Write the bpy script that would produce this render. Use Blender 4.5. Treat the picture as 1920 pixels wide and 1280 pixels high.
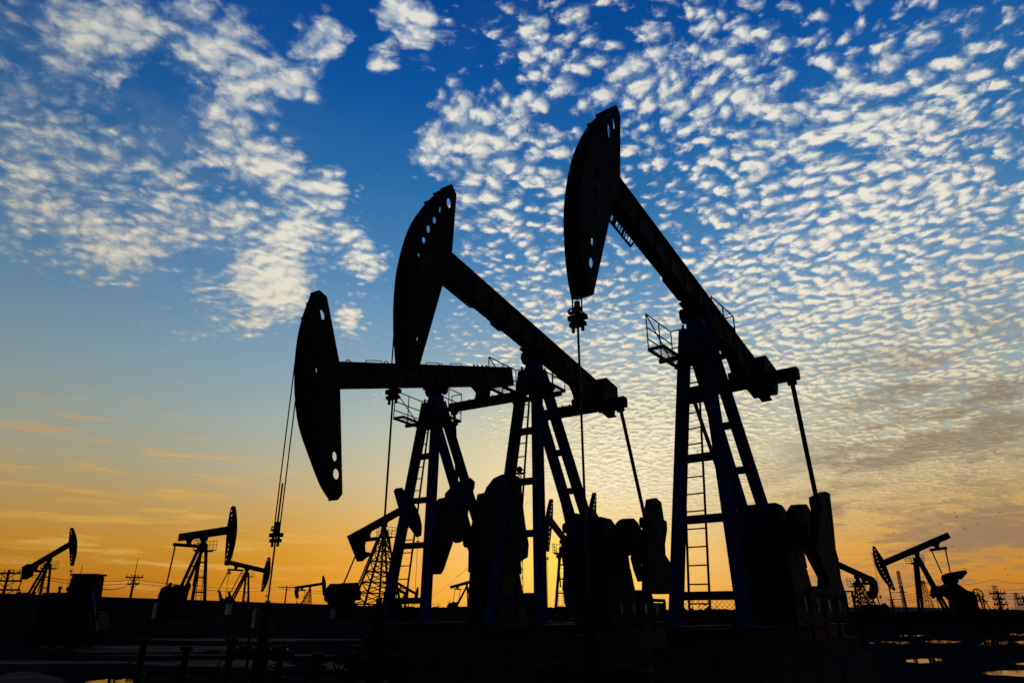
import bpy, bmesh, math, random
from mathutils import Vector
from mathutils.geometry import tessellate_polygon
random.seed(7)
S = bpy.context.scene
for o in list(bpy.data.objects): bpy.data.objects.remove(o)
COL = S.collection

# ------------------------------------------------------------------ camera
FPX, HZ, CAMZ = 1276.6, 1148.0, 1.6          # focal length in px of the 1920 wide photo, horizon row, eye height
TH = math.atan((HZ - 640) / FPX)
cam = bpy.data.objects.new('camera', bpy.data.cameras.new('camera')); COL.objects.link(cam)
cam.location = (0, 0, CAMZ); cam.rotation_euler = (math.radians(90) + TH, 0, 0)
cam.data.sensor_width = 36; cam.data.lens = FPX / 1920 * 36
cam.data.clip_start = .1; cam.data.clip_end = 6000
S.camera = cam
S.view_settings.view_transform = 'Standard'; S.view_settings.look = 'None'
S.view_settings.exposure = 0; S.view_settings.gamma = 1

def direction(px, py):
    a = (px - 960) / FPX; u = (640 - py) / FPX
    v = Vector((a, math.cos(TH) - u * math.sin(TH), math.sin(TH) + u * math.cos(TH)))
    return v
def at(px, py, Y):
    v = direction(px, py); return Vector((0, 0, CAMZ)) + v * (Y / v.y)
def lin(c):
    return tuple(((x / 255) / 12.92 if x <= 10 else ((x / 255 + .055) / 1.055) ** 2.4) for x in c)

# ------------------------------------------------------------------ world: dusk sky with altocumulus
SUN = direction(1092, 1052).normalized()
SUNH = Vector((SUN.x, SUN.y, 0)).normalized()
SUNR = Vector((SUNH.y, -SUNH.x, 0))
w = bpy.data.worlds.new('World'); S.world = w; w.use_nodes = True
NT = w.node_tree; NT.nodes.clear()
def val(nt, v, sock):
    if isinstance(v, (int, float)): sock.default_value = v
    elif isinstance(v, (tuple, list, Vector)): sock.default_value = tuple(v)
    else: nt.links.new(v, sock)
def M(op, a, b=None, c=None, clamp=False, nt=None):
    nt = nt or NT
    n = nt.nodes.new('ShaderNodeMath'); n.operation = op; n.use_clamp = clamp
    val(nt, a, n.inputs[0])
    if b is not None: val(nt, b, n.inputs[1])
    if c is not None: val(nt, c, n.inputs[2])
    return n.outputs[0]
def VM(op, a, b=None, scale=None, nt=None):
    nt = nt or NT
    n = nt.nodes.new('ShaderNodeVectorMath'); n.operation = op
    val(nt, a, n.inputs[0])
    if b is not None: val(nt, b, n.inputs[1])
    if scale is not None: val(nt, scale, n.inputs['Scale'])
    return n.outputs['Value'] if op in ('DOT_PRODUCT', 'LENGTH') else n.outputs[0]
def RAMP(f, stops, nt=None, interp='LINEAR'):
    nt = nt or NT
    n = nt.nodes.new('ShaderNodeValToRGB'); n.color_ramp.interpolation = interp
    e = n.color_ramp.elements
    while len(e) > 1: e.remove(e[-1])
    e[0].position = stops[0][0]; e[0].color = (*stops[0][1], 1)
    for p, c in stops[1:]:
        k = e.new(p); k.color = (*c, 1)
    val(nt, f, n.inputs[0]); return n.outputs[0]
def MIX(f, a, b, nt=None, mode='MIX'):
    nt = nt or NT
    n = nt.nodes.new('ShaderNodeMix'); n.data_type = 'RGBA'; n.blend_type = mode
    val(nt, f, n.inputs[0]); 
    val(nt, a if not isinstance(a, tuple) or len(a) == 4 else (*a, 1), n.inputs[6])
    val(nt, b if not isinstance(b, tuple) or len(b) == 4 else (*b, 1), n.inputs[7])
    return n.outputs[2]
def NOISE(vec, scale, detail, rough, nt=None, dist=0, color=False):
    nt = nt or NT
    n = nt.nodes.new('ShaderNodeTexNoise'); n.inputs['Scale'].default_value = scale
    n.inputs['Detail'].default_value = detail; n.inputs['Roughness'].default_value = rough
    n.inputs['Distortion'].default_value = dist
    nt.links.new(vec, n.inputs['Vector']); return n.outputs['Color' if color else 'Fac']
def SMOOTH(x, lo, hi, olo=0., ohi=1., nt=None):
    nt = nt or NT
    n = nt.nodes.new('ShaderNodeMapRange'); n.interpolation_type = 'SMOOTHSTEP'
    val(nt, x, n.inputs['Value'])
    for k, v in (('From Min', lo), ('From Max', hi), ('To Min', olo), ('To Max', ohi)): val(nt, v, n.inputs[k])
    return n.outputs['Result']
tc = NT.nodes.new('ShaderNodeTexCoord')
D = VM('NORMALIZE', tc.outputs['Generated'])
sep = NT.nodes.new('ShaderNodeSeparateXYZ'); NT.links.new(D, sep.inputs[0])
Zd = M('MAXIMUM', sep.outputs[2], 0.0)
base = RAMP(Zd, [(0, lin((188, 104, 34))), (.035, lin((206, 128, 32))), (.08, lin((214, 152, 54))), (.13, lin((204, 170, 104))),
                 (.18, lin((188, 180, 148))), (.24, lin((168, 180, 174))), (.31, lin((142, 170, 184))), (.39, lin((108, 152, 186))),
                 (.47, lin((74, 130, 180))), (.56, lin((42, 108, 168))), (.66, lin((14, 84, 158))), (.78, lin((4, 62, 138)))])
side = VM('DOT_PRODUCT', D, SUNR); fwd = VM('DOT_PRODUCT', D, SUNH)
front = SMOOTH(fwd, .0, .5)
def gauss2(sx, sz, z0=0.0, s0=0.0):
    a = M('POWER', M('DIVIDE', M('SUBTRACT', side, s0), sx), 2.0)
    b = M('POWER', M('DIVIDE', M('SUBTRACT', Zd, z0), sz), 2.0)
    return M('MULTIPLY', M('EXPONENT', M('MULTIPLY', M('ADD', a, b), -1.0)), front)
gl1 = gauss2(.33, .095, .03, -.04)      # wide orange band
gl2 = gauss2(.12, .06, .07)            # core
gl3 = gauss2(.25, .13, .17, .02)              # pale veil above the sun
col = MIX(M('MULTIPLY', gl1, .97), base, lin((254, 170, 0)))
col = MIX(M('MULTIPLY', gl3, .80), col, lin((255, 234, 180)))
col = MIX(M('MULTIPLY', gl2, .75), col, lin((255, 214, 60)))
col = VM('ADD', col, VM('SCALE', VM('ADD', (0, 0, 0), (.16, .10, .02)), scale=gl2))
# --- clouds lie on a plane above the ground
inv = M('DIVIDE', 1.0, M('ADD', Zd, .10))
P = VM('MULTIPLY', VM('SCALE', D, scale=inv), (1, 1, 0))
def blobs(lst):
    tot = None
    for px, py, r, a in lst:
        c = direction(px, py).normalized()
        k = 1 / (2 * (math.sin(r / 1500.0)) ** 2)
        g = M('EXPONENT', M('MULTIPLY', M('SUBTRACT', VM('DOT_PRODUCT', D, c), 1.0), 2 * k))
        tot = M('MULTIPLY', g, a) if tot is None else M('MULTIPLY_ADD', g, a, tot)
    return tot
cov = blobs([
    (1560, 560, 330, .19), (1820, 400, 260, .14), (1300, 800, 230, .20), (1120, 790, 180, .20), (1080, 110, 130, .20), (950, 240, 90, .26),
    (1280, 90, 130, .18), (1450, 280, 220, .17), (1000, 330, 70, .20), (890, 380, 62, .44), (930, 620, 110, .22), (1040, 470, 110, .22), (1230, 250, 90, .12),
    (1680, 130, 230, .20), (1600, 780, 240, .10), (1850, 700, 200, .06), (1560, 920, 200, .08), (1850, 930, 160, .14), (1160, 920, 150, .20),
    (210, 320, 110, .21), (60, 290, 110, .15), (300, 420, 50, .08), (410, 330, 36, -.12), (400, 480, 36, -.10), (190, 50, 70, .42), (130, 180, 80, .10), (400, 70, 55, .36), (450, 150, 50, .34), (430, 240, 40, .40), (270, 150, 40, -.12), (300, 240, 40, -.08), (520, 130, 60, .20),
    (215, 470, 45, .46), (350, 430, 50, .30), (60, 350, 60, .14), (340, 330, 60, .18), (560, 430, 50, .55), (545, 555, 40, .75), (515, 312, 36, .70), (615, 345, 38, .62), (500, 480, 40, .40), (445, 405, 30, .35), (650, 430, 26, .45), (470, 620, 30, .3),
    (690, 492, 36, .66), (655, 600, 24, .75), (785, 45, 40, .66), (735, 20, 26, .4), (620, 75, 30, .5), (560, 170, 34, .4), (990, 60, 70, .22), (880, 250, 50, .3), (715, 118, 22, .65), (800, 280, 32, .60), (600, 80, 45, .22), (400, 560, 55, .26), (840, 190, 40, .26), (470, 530, 40, .38), (430, 300, 50, .26),
    (60, 430, 70, .14), (60, 60, 100, .14), (300, 10, 80, .20), (600, 180, 30, .12), (720, 700, 40, .16), (650, 180, 60, -.10), (1490, 850, 42, -.26), (1640, 760, 40, -.14), (760, 190, 40, -.06)])
warp = VM('SUBTRACT', NOISE(P, 3.2, 3, .5, color=True), (.5, .5, .5))
Pw = VM('ADD', P, VM('SCALE', warp, scale=.11))
mR = SMOOTH(side, -.50, .05, .30, 1.0)
def density(vec, full=True):
    n1 = NOISE(vec, 24.0, 8 if full else 5, .60)
    n2 = NOISE(vec, 12.5, 8 if full else 5, .60)
    v = NT.nodes.new('ShaderNodeTexVoronoi'); v.feature = 'SMOOTH_F1'; v.inputs['Scale'].default_value = 29.0; v.inputs['Smoothness'].default_value = .30
    w2 = VM('ADD', vec, VM('SCALE', VM('SUBTRACT', NOISE(vec, 24, 4, .6, color=True), (.5, .5, .5)), scale=.06))
    NT.links.new(w2, v.inputs['Vector'])
    cells = M('SUBTRACT', .56, v.outputs['Distance'])
    a = M('ADD', M('MULTIPLY', n1, .78), M('MULTIPLY', cells, .66))
    b = M('ADD', M('MULTIPLY', n2, 1.2), M('MULTIPLY_ADD', cells, .14, -.14))
    return M('ADD', M('MULTIPLY', a, mR), M('MULTIPLY', b, M('SUBTRACT', 1.0, mR)))
big = M('MULTIPLY', M('SUBTRACT', NOISE(P, 4.5, 3, .55), .5), .48)
sunp = (SUNH.x * .020, SUNH.y * .020, 0)
d0 = density(Pw); d1 = density(VM('ADD', Pw, sunp), False)
c0 = M('ADD', M('ADD', M('ADD', d0, cov), big), SMOOTH(Zd, .25, .65, -.0, -.10))
ahi = .95
alpha = SMOOTH(c0, .60, ahi)
thick = SMOOTH(c0, .72, 1.42)
emb = M('SUBTRACT', d0, d1)                          # brighter on the side turned to the sun
ccol = RAMP(Zd, [(0, lin((214, 140, 56))), (.06, lin((226, 166, 76))), (.13, lin((228, 192, 118))), (.22, lin((232, 214, 168))),
                 (.33, lin((238, 228, 202))), (.48, lin((240, 234, 218))), (.7, lin((226, 224, 216)))])
ccol = MIX(M('MULTIPLY', gl3, .85), ccol, lin((255, 244, 210)))
ccol = MIX(M('MULTIPLY', gl2, .6), ccol, lin((255, 214, 90)))
grey = RAMP(Zd, [(0, lin((140, 92, 56))), (.12, lin((158, 136, 108))), (.25, lin((160, 160, 150))), (.4, lin((140, 160, 180))), (.7, lin((98, 134, 174)))])
shade = M('ADD', M('ADD', .24, M('MULTIPLY', emb, 2.0)), M('MULTIPLY', thick, .85))
shade = M('ADD', shade, M('MULTIPLY', gl3, .35))
shade = M('MINIMUM', M('MAXIMUM', shade, 0.0), 1.0)
ccol = MIX(shade, grey, ccol)
amax = SMOOTH(Zd, .05, .22, .40, .97)
# soft veil round the left cloud bank
veil = M('MULTIPLY', M('MINIMUM', blobs([(200, 330, 170, .8), (60, 240, 130, .6), (120, 60, 120, .5), (330, 440, 90, .5), (420, 130, 90, .4), (960, 130, 70, .4)]), 1.0), SMOOTH(NOISE(Pw, 6.0, 5, .6), .38, .70))
col = MIX(M('MULTIPLY', veil, .50), col, grey)
col = MIX(M('MULTIPLY', alpha, amax), col, ccol)
# thin low streaks near the horizon (left) and grey banks (right)
stv = VM('MULTIPLY', D, (5, 5, 55))
st = NOISE(VM('ADD', stv, VM('SCALE', warp, scale=.6)), 1.5, 6, .6)
stm = blobs([(60, 930, 90, .9), (180, 950, 90, .9), (330, 985, 90, .8), (160, 905, 70, .6), (300, 935, 60, .5), (470, 1020, 90, .45), (600, 1030, 80, .35), (240, 905, 60, .7), (380, 940, 50, .6)])
sta = M('MULTIPLY', SMOOTH(st, .50, .66), M('MINIMUM', stm, 1.0))
col = MIX(M('MULTIPLY', sta, .75), col, lin((240, 186, 92)))
gb = blobs([(1700, 900, 130, .9), (1860, 840, 140, 1.0), (1650, 1000, 120, .6), (1780, 960, 110, .9), (1900, 1010, 100, .4), (1560, 1020, 80, .3)])
gn = NOISE(VM('ADD', VM('MULTIPLY', D, (4, 4, 22)), VM('SCALE', warp, scale=.8)), 1.6, 5, .55)
gba = M('MULTIPLY', SMOOTH(gn, .40, .60), M('MINIMUM', gb, 1.0))
col = MIX(M('MULTIPLY', gba, .72), col, lin((132, 116, 100)))
# the sky dims away from the sunset: edges of view and above all the eastern half behind the camera
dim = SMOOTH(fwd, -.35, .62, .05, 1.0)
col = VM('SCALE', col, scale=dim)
vig = SMOOTH(M('ABSOLUTE', M('SUBTRACT', side, .06)), .28, .85, 1.0, .66)
col = VM('SCALE', col, scale=vig)
below = SMOOTH(sep.outputs[2], -.02, 0, .05, 1.0)
col = VM('SCALE', col, scale=below)
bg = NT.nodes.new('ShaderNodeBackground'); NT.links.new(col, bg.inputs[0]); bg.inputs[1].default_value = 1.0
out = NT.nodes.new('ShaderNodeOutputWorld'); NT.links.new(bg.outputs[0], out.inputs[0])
w.cycles.sampling_method = 'MANUAL'; w.cycles.sample_map_resolution = 512

sun = bpy.data.objects.new('sun', bpy.data.lights.new('sun', 'SUN')); COL.objects.link(sun)
sun.data.energy = .12; sun.data.angle = math.radians(3); sun.data.color = (1, .62, .25)
sun.rotation_euler = (-SUN).to_track_quat('-Z', 'Y').to_euler()

# ------------------------------------------------------------------ materials
def mat(name, c, rough=.6, var=.35, scale=6, metal=0, spec=.25, bump=.0, c2=None):
    m = bpy.data.materials.new(name); m.use_nodes = True; nt = m.node_tree
    b = nt.nodes['Principled BSDF']; b.inputs['Roughness'].default_value = rough; b.inputs['Metallic'].default_value = metal
    b.inputs['Specular IOR Level'].default_value = spec
    t = nt.nodes.new('ShaderNodeTexCoord')
    n = NOISE(t.outputs['Object'], scale, 6, .6, nt=nt)
    f = SMOOTH(n, .42, .68, nt=nt)
    c2 = c2 or tuple(x * (1 - var) for x in c)
    nt.links.new(MIX(f, c, c2, nt=nt), b.inputs['Base Color'])
    nt.links.new(SMOOTH(n, .3, .7, rough - .1, min(1, rough + .15), nt=nt), b.inputs['Roughness'])
    if bump:
        bp = nt.nodes.new('ShaderNodeBump'); bp.inputs['Strength'].default_value = bump; nt.links.new(n, bp.inputs['Height']); nt.links.new(bp.outputs[0], b.inputs['Normal'])
    return m
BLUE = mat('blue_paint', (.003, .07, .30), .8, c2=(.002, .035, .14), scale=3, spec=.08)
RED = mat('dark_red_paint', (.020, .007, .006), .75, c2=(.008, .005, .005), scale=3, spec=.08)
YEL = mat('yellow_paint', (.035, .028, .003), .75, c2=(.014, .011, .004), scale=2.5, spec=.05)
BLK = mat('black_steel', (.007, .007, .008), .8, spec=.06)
STEEL = mat('bare_steel', (.03, .03, .03), .5, metal=.3)
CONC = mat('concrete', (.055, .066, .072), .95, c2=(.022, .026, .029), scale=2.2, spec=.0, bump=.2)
FAR = mat('far_dark_steel', (.025, .018, .014), .8, spec=.1)
FARB = mat('far_blue_steel', (.012, .022, .06), .8, spec=.1)
WOOD = mat('pole_concrete', (.03, .028, .025), .9, spec=.05)
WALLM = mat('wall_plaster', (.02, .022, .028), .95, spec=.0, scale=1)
PALE = mat('pale_sheet', (.13, .17, .20), .8, c2=(.07, .10, .12), scale=2, spec=.1)
WHITE = mat('white_marks', (.75, .76, .74), .7, c2=(.35, .35, .35), scale=9)

# ------------------------------------------------------------------ mesh helpers
class MB:
    """collects shapes; points are (along the beam towards the tail, sideways to the right, up)"""
    def __init__(s, T=None, flip=True): s.v = []; s.f = []; s.T = T; s.flip = flip
    def P(s, p):
        x, y, z = p
        if s.T: x, y, z = s.T(x, y, z)
        return (x, -y if s.flip else y, z)
    def add(s, pts, faces):
        k = len(s.v); s.v += [s.P(p) for p in pts]; s.f += [tuple(k + i for i in f) for f in faces]; return s
    def box(s, x0, x1, y0, y1, z0, z1):
        return s.hexa([(x0, y0, z0), (x1, y0, z0), (x1, y1, z0), (x0, y1, z0), (x0, y0, z1), (x1, y0, z1), (x1, y1, z1), (x0, y1, z1)])
    def hexa(s, p): return s.add(p, [(0, 3, 2, 1), (4, 5, 6, 7), (0, 1, 5, 4), (1, 2, 6, 5), (2, 3, 7, 6), (3, 0, 4, 7)])
    def bar(s, a, b, w, h=None, up=(0, 0, 1), w2=None):
        a = Vector(a); b = Vector(b); d = (b - a).normalized(); u = Vector(up)
        if abs(d.dot(u)) > .97: u = Vector((1, 0, 0))
        sd = d.cross(u).normalized(); u = sd.cross(d); h = h or w; w2 = w2 or w; k = w2 / w
        q = [a + sd * i * w / 2 + u * j * h / 2 for i, j in ((-1, -1), (1, -1), (1, 1), (-1, 1))] + [b + sd * i * w2 / 2 + u * j * h * k / 2 for i, j in ((-1, -1), (1, -1), (1, 1), (-1, 1))]
        return s.hexa([tuple(x) for x in q])
    def ibeam(s, a, b, w, h, up=(0, 0, 1), t=.02):
        a = Vector(a); b = Vector(b); d = (b - a).normalized(); u = Vector(up)
        if abs(d.dot(u)) > .97: u = Vector((1, 0, 0))
        sd = d.cross(u).normalized(); u = sd.cross(d)
        s.bar(a + u * (h / 2 - t / 2), b + u * (h / 2 - t / 2), w, t, u); s.bar(a - u * (h / 2 - t / 2), b - u * (h / 2 - t / 2), w, t, u)
        return s.bar(a, b, t, h - 2 * t, u)
    def tube(s, a, b, r, n=8, r2=None):
        a = Vector(a); b = Vector(b); d = (b - a).normalized(); u = Vector((0, 0, 1)) if abs(d.z) < .9 else Vector((1, 0, 0))
        p = d.cross(u).normalized(); q = d.cross(p); r2 = r if r2 is None else r2
        pts = [tuple(a + (p * math.cos(t) + q * math.sin(t)) * r) for t in [2 * math.pi * i / n for i in range(n)]] + \
              [tuple(b + (p * math.cos(t) + q * math.sin(t)) * r2) for t in [2 * math.pi * i / n for i in range(n)]]
        return s.add(pts, [(i, (i + 1) % n, n + (i + 1) % n, n + i) for i in range(n)] + [tuple(range(n))[::-1], tuple(range(n, 2 * n))])
    def path(s, pts, r, n=6):
        for a, b in zip(pts, pts[1:]): s.tube(a, b, r, n)
        return s
    def ring(s, c, R, r, axis='y', n=20, arc=(0, 360)):
        pts = []
        for i in range(n + 1):
            t = math.radians(arc[0] + (arc[1] - arc[0]) * i / n)
            a, b = R * math.cos(t), R * math.sin(t)
            pts.append((c[0] + a, c[1], c[2] + b) if axis == 'y' else (c[0], c[1] + a, c[2] + b) if axis == 'x' else (c[0] + a, c[1] + b, c[2]))
        return s.path(pts, r, 5)
    def prism(s, poly, y0, y1, holes=(), scale1=None):
        loops = [list(poly)] + [list(h) for h in holes]
        tris = tessellate_polygon([[Vector((x, z, 0)) for x, z in L] for L in loops])
        flat = [p for L in loops for p in L]; n = len(flat)
        pts = [(x, y0, z) for x, z in flat] + [(x, y1, z) for x, z in flat]
        F = [tuple(t) for t in tris] + [tuple(n + i for i in t)[::-1] for t in tris]
        k = 0
        for L in loops:
            m = len(L); F += [(k + i, k + (i + 1) % m, n + k + (i + 1) % m, n + k + i) for i in range(m)]; k += m
        return s.add(pts, F)
    def build(s, name, m, parent=None, bevel=0, smooth=False):
        me = bpy.data.meshes.new(name); me.from_pydata(s.v, [], s.f)
        bm = bmesh.new(); bm.from_mesh(me); bmesh.ops.remove_doubles(bm, verts=bm.verts, dist=1e-5)
        bmesh.ops.recalc_face_normals(bm, faces=bm.faces)
        if bevel:
            ed = [e for e in bm.edges if len(e.link_faces) == 2 and e.calc_face_angle(0) > .6]
            bmesh.ops.bevel(bm, geom=ed, offset=bevel, segments=2, affect='EDGES', profile=.5)
        bm.to_mesh(me); bm.free()
        if smooth:
            for p in me.polygons: p.use_smooth = True
        me.materials.append(m)
        o = bpy.data.objects.new(name, me); COL.objects.link(o)
        if parent: o.parent = parent
        return o
def tag(o, label=None, cat=None, group=None, kind=None):
    for k, v in (('label', label), ('category', cat), ('group', group), ('kind', kind)):
        if v: o[k] = v
    return o
def empty(name, loc, rz=0):
    o = bpy.data.objects.new(name, None); COL.objects.link(o); o.location = loc; o.rotation_euler = (0, 0, rz); o.empty_display_size = .3
    return o
def smoothline(pts, k=4):
    out = []
    for i in range(len(pts) - 1):
        p0 = pts[max(i - 1, 0)]; p1 = pts[i]; p2 = pts[i + 1]; p3 = pts[min(i + 2, len(pts) - 1)]
        for j in range(k):
            t = j / k
            out.append(tuple(.5 * (2 * b + (c - a) * t + (2 * a - 5 * b + 4 * c - d) * t * t + (3 * b - a - 3 * c + d) * t ** 3) for a, b, c, d in zip(p0, p1, p2, p3)))
    return out + [tuple(pts[-1])]
def ell(cx, cz, a, b, rot=0, n=12):
    r = math.radians(rot)
    return [(cx + a * math.cos(t) * math.cos(r) - b * math.sin(t) * math.sin(r), cz + a * math.cos(t) * math.sin(r) + b * math.sin(t) * math.cos(r)) for t in [2 * math.pi * i / n for i in range(n)]]

# ------------------------------------------------------------------ ground
g = MB(flip=False)
g.add([(-2500, -300, 0), (2500, -300, 0), (2500, 4000, 0), (-2500, 4000, 0)], [(0, 1, 2, 3)])
gm = mat('wet_oily_soil', (.014, .014, .015), .95, c2=(.006, .006, .007), scale=.25, spec=.0)
tag(g.build('ground', gm), kind='structure')

# ------------------------------------------------------------------ pumpjacks
D0 = dict(ZP=7.0, Zb=1.423, yt=.167, ybf=.566, ybr=.225, xft=-.187, xfb=-.814, xrt=.017, xrb=3.268, zo=.371, hb=.288, wb=.121, xE=2.294, zE=-.379, yE=1.058,
          ta=4.08, fa=3.55, shaft=(2.9, 3.3), pit=None)
HEAD = dict(
 a=[(-3.83, 2.12), (-4.16, 1.45), (-4.40, .85), (-4.53, .25), (-4.56, -.3), (-4.52, -.8), (-4.38, -1.38), (-4.2, -1.86), (-4.02, -2.19)],
 b=[(-3.80, 2.14), (-3.62, 2.03), (-3.47, .64), (-3.58, -.1), (-3.83, -1.7), (-3.88, -2.12)])
def ladder(t, bot, top, wid, rung, r, mt, n=0):
    m = MB(); bot = Vector(bot); top = Vector(top)
    for s in (-1, 1): m.bar(bot + Vector((0, s * wid / 2, 0)), top + Vector((0, s * wid / 2, 0)), r * 1.5, r * 2.6, (1, 0, 0))
    L = (top - bot).length; k = int(L / rung)
    for i in range(1, k + 1):
        p = bot + (top - bot) * (i * rung / L)
        m.tube(p + Vector((0, -wid / 2, 0)), p + Vector((0, wid / 2, 0)), r * .8, 6)
    return m.build('ladder', mt, t)
def pumpjack(name, label, pose, cfg=None, lvl=2, mats=None, group=None, extra=None):
    c = dict(D0); c.update(cfg or {}); X, Y, psi, b = pose; psi = math.radians(psi); b = math.radians(b)
    mL, mB, mY, mK = mats or (BLUE, RED, YEL, BLK)
    t = empty(name, (X, Y, 0), math.pi / 2 - psi); tag(t, label, 'pumpjack', group)
    ZP, Zb = c['ZP'], c['Zb']; cb, sb = math.cos(b), math.sin(b)
    bt = lambda x, y, z: (x * cb + z * sb, y, -x * sb + z * cb + ZP)
    lw = c.get('lw', .185)
    ZT = ZP - .4
    dz = ZP - 7.0
    def LP(which, s, z):
        yt = c['yt'] * s
        if which == 'f': a, bb = Vector((c['xft'], yt, ZT)), Vector((c['xfb'], c['ybf'] * s, Zb))
        else: a, bb = Vector((c['xrt'], yt, ZT)), Vector((c['xrb'], c['ybr'] * s, Zb))
        k = (ZT - z) / (ZT - Zb); return a + (bb - a) * k
    # legs
    for w_ in ('f', 'r'):
        for s in (-1, 1):
            m = MB(); a, e = LP(w_, s, ZT), LP(w_, s, Zb)
            if lvl > 1:
                m.ibeam(a, e, lw, lw, (1, 0, 0) if w_ == 'f' else (0, 0, 1), .022)
                m.bar(a, e, lw * .55, lw * .9, (1, 0, 0) if w_ == 'f' else (0, 0, 1))
                m.box(e.x - .16, e.x + .16, e.y - .16, e.y + .16, Zb - .02, Zb + .03)
                for gx in (-.07, .07): m.prism([(e.x + gx, Zb), (e.x + gx + .12, Zb), (e.x + gx, Zb + .2)], e.y - .08, e.y - .065)
            else: m.bar(a, e, lw, lw, (1, 0, 0))
            m.build('leg', mL, t)
    if lvl > 0 or c.get('lattice'):
        zs = c.get('bars_f', [5.19, 4.1, 3.05, 1.85]); zr = c.get('bars_r', [4.98, 4.19, 3.35])
        if c.get('lattice'): zs = [Zb + (ZT - Zb) * k / 8 for k in range(1, 8)]; zr = zs
        else: zs = [z + dz * (z - 1.4) / 5.2 for z in zs]; zr = [z + dz * (z - 1.4) / 5.2 for z in zr]
        for z in zs:
            MB().bar(LP('f', -1, z) + Vector((0, lw * .4, 0)), LP('f', 1, z) - Vector((0, lw * .4, 0)), lw * .6, .13 if lvl > 1 else .1, (0, 0, 1)).build('crossbar', mL, t)
        for z in zr:
            MB().bar(LP('r', -1, z) + Vector((0, lw * .4, 0)), LP('r', 1, z) - Vector((0, lw * .4, 0)), lw * .6, .13 if lvl > 1 else .1, (0, 0, 1)).build('crossbar', mL, t)
        if c.get('lattice'):
            m = MB(); Z = [Zb + (ZT - Zb) * k / 8 for k in range(0, 8)]
            for i in range(7):
                for s in (-1, 1):
                    m.bar(LP('f', s, Z[i]), LP('r', s, Z[i + 1]), .06); m.bar(LP('r', s, Z[i]), LP('f', s, Z[i + 1]), .06)
                    m.bar(LP('f', s, Z[i]), LP('r', s, Z[i]), .07)
                m.bar(LP('f', -1, Z[i]), LP('f', 1, Z[i + 1]), .06); m.bar(LP('r', -1, Z[i]), LP('r', 1, Z[i + 1]), .06)
            m.build('bracing', mL, t)
    # derrick cap and saddle bearing
    m = MB(); m.prism([(-.24, ZT - .05), (.10, ZT - .05), (.16, ZT - .5), (-.30, ZT - .5)], -.14, .14)
    m.box(-.28, .20, -.22, .22, ZT - .04, ZT + .02)
    m.prism([(-.2, ZT + .02), (.2, ZT + .02), (.12, ZP - .12), (-.12, ZP - .12)], -.14, .14)
    if lvl > 1:
        for sx in (-.24, .16):
            for sy in (-.18, .18): m.tube((sx, sy, ZT - .1), (sx, sy, ZT + .12), .025, 6)
    m.build('derrick_cap', mL, t)
    m = MB(); m.tube((0, -.22, ZP), (0, .22, ZP), .12, 16)
    for s in (-1, 1): m.tube((0, s * .22, ZP), (0, s * .27, ZP), .15, 16); m.tube((-.0, s * .27, ZP), (0, s * .29, ZP), .09, 12)
    m.box(-.33, .33, -.16, .16, ZP - .10, ZP - .04) if False else None
    m.T = bt; m.box(-.36, .36, -.17, .17, .04, .085)
    m.T = None
    m.build('saddle_bearing', mK, t)
    # walking beam
    zo, hb, wb, ta, fa = c['zo'], c['hb'], c['wb'], c['ta'], c['fa']
    m = MB(bt)
    def V(x, y, z): return (x, y, z)
    xs0, xs1 = -fa - .1, ta
    m.box(xs0, xs1, -wb, wb, zo + hb - .03, zo + hb); m.box(xs0, xs1, -wb, wb, zo - hb, zo - hb + .03)
    m.box(xs0, xs1 - .005, -.02, .02, zo - hb + .03, zo + hb - .03)
    if lvl > 0:
        k = xs0 + .5
        while k < xs1: m.box(k, k + .02, -wb + .01, wb - .01, zo - hb + .03, zo + hb - .03); k += .62
        for s in (-1, 1): m.box(xs0, xs1 - .01, s * wb * .6 - .012, s * wb * .6 + .012, zo - hb + .028, zo + hb - .032)
    wbm = m.build('walking_beam', mB, t)
    if lvl > 1:
        # lifting eyes, bolts and service strips on the beam
        zt = zo + hb
        for x in (-3.2, -1.9, -.65, .35): MB(bt).ring((x, 0, zt - .02), .085, .013, 'y', 10, (0, 180)).build('lifting_eye', mK, wbm)
        for x in (-2.4, -.1, 1.0): MB(bt).path([(x - .3, .05, zt), (x - .26, .05, zt + .06), (x + .26, .05, zt + .06), (x + .3, .05, zt)], .011).build('grab_handle', mK, wbm)
        for x in (1.9, 2.1, 2.35, 2.6): MB(bt).tube((x, .06, zt), (x, .06, zt + .05), .03, 6).build('bolt', mK, wbm)
        m = MB(bt); zb = zo - hb
        for x0, x1, dp in c.get('strips', [(-3.35, -2.45, .12), (-1.25, -.7, .06)]):
            m.bar((x0, -.1, zb - dp), (x1, -.1, zb - dp), .03, .03); m.bar((x0 - .02, -.1, zb), (x0, -.1, zb - dp), .03, .02, (1, 0, 0)); m.bar((x1, -.1, zb - dp), (x1 + .12, -.1, zb), .03, .02, (1, 0, 0))
            k = x0 + .08
            while k < x1 - .03: m.bar((k, -.1, zb - dp), (k + .05, -.1, zb), .02, .007, (1, 0, 0)); k += .085
            for q in (.33, .66): xq = x0 + (x1 - x0) * q; m.bar((xq, -.1, zb - dp), (xq + .05, -.1, zb), .03, .03, (1, 0, 0))
            m.build('underside_rack', mK, wbm); m = MB(bt)
    if c.get('tailbox'):
        x0, x1, z0, z1, yy = c['tailbox']
        m = MB(bt).prism([(x0, zo + hb * .9), (x0 + .12, z1), (x1, z1), (x1 + .06, z0 + .25), (x1 - .02, z0), (x0 - .1, z0)], -yy, yy)
        m.build('tail_counterweight', mB, t, bevel=.012)
    if c.get('tailpoly'):
        m = MB(bt).prism(c['tailpoly'], -.2, .2); m.build('tail_counterweight', mB, t)
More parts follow.
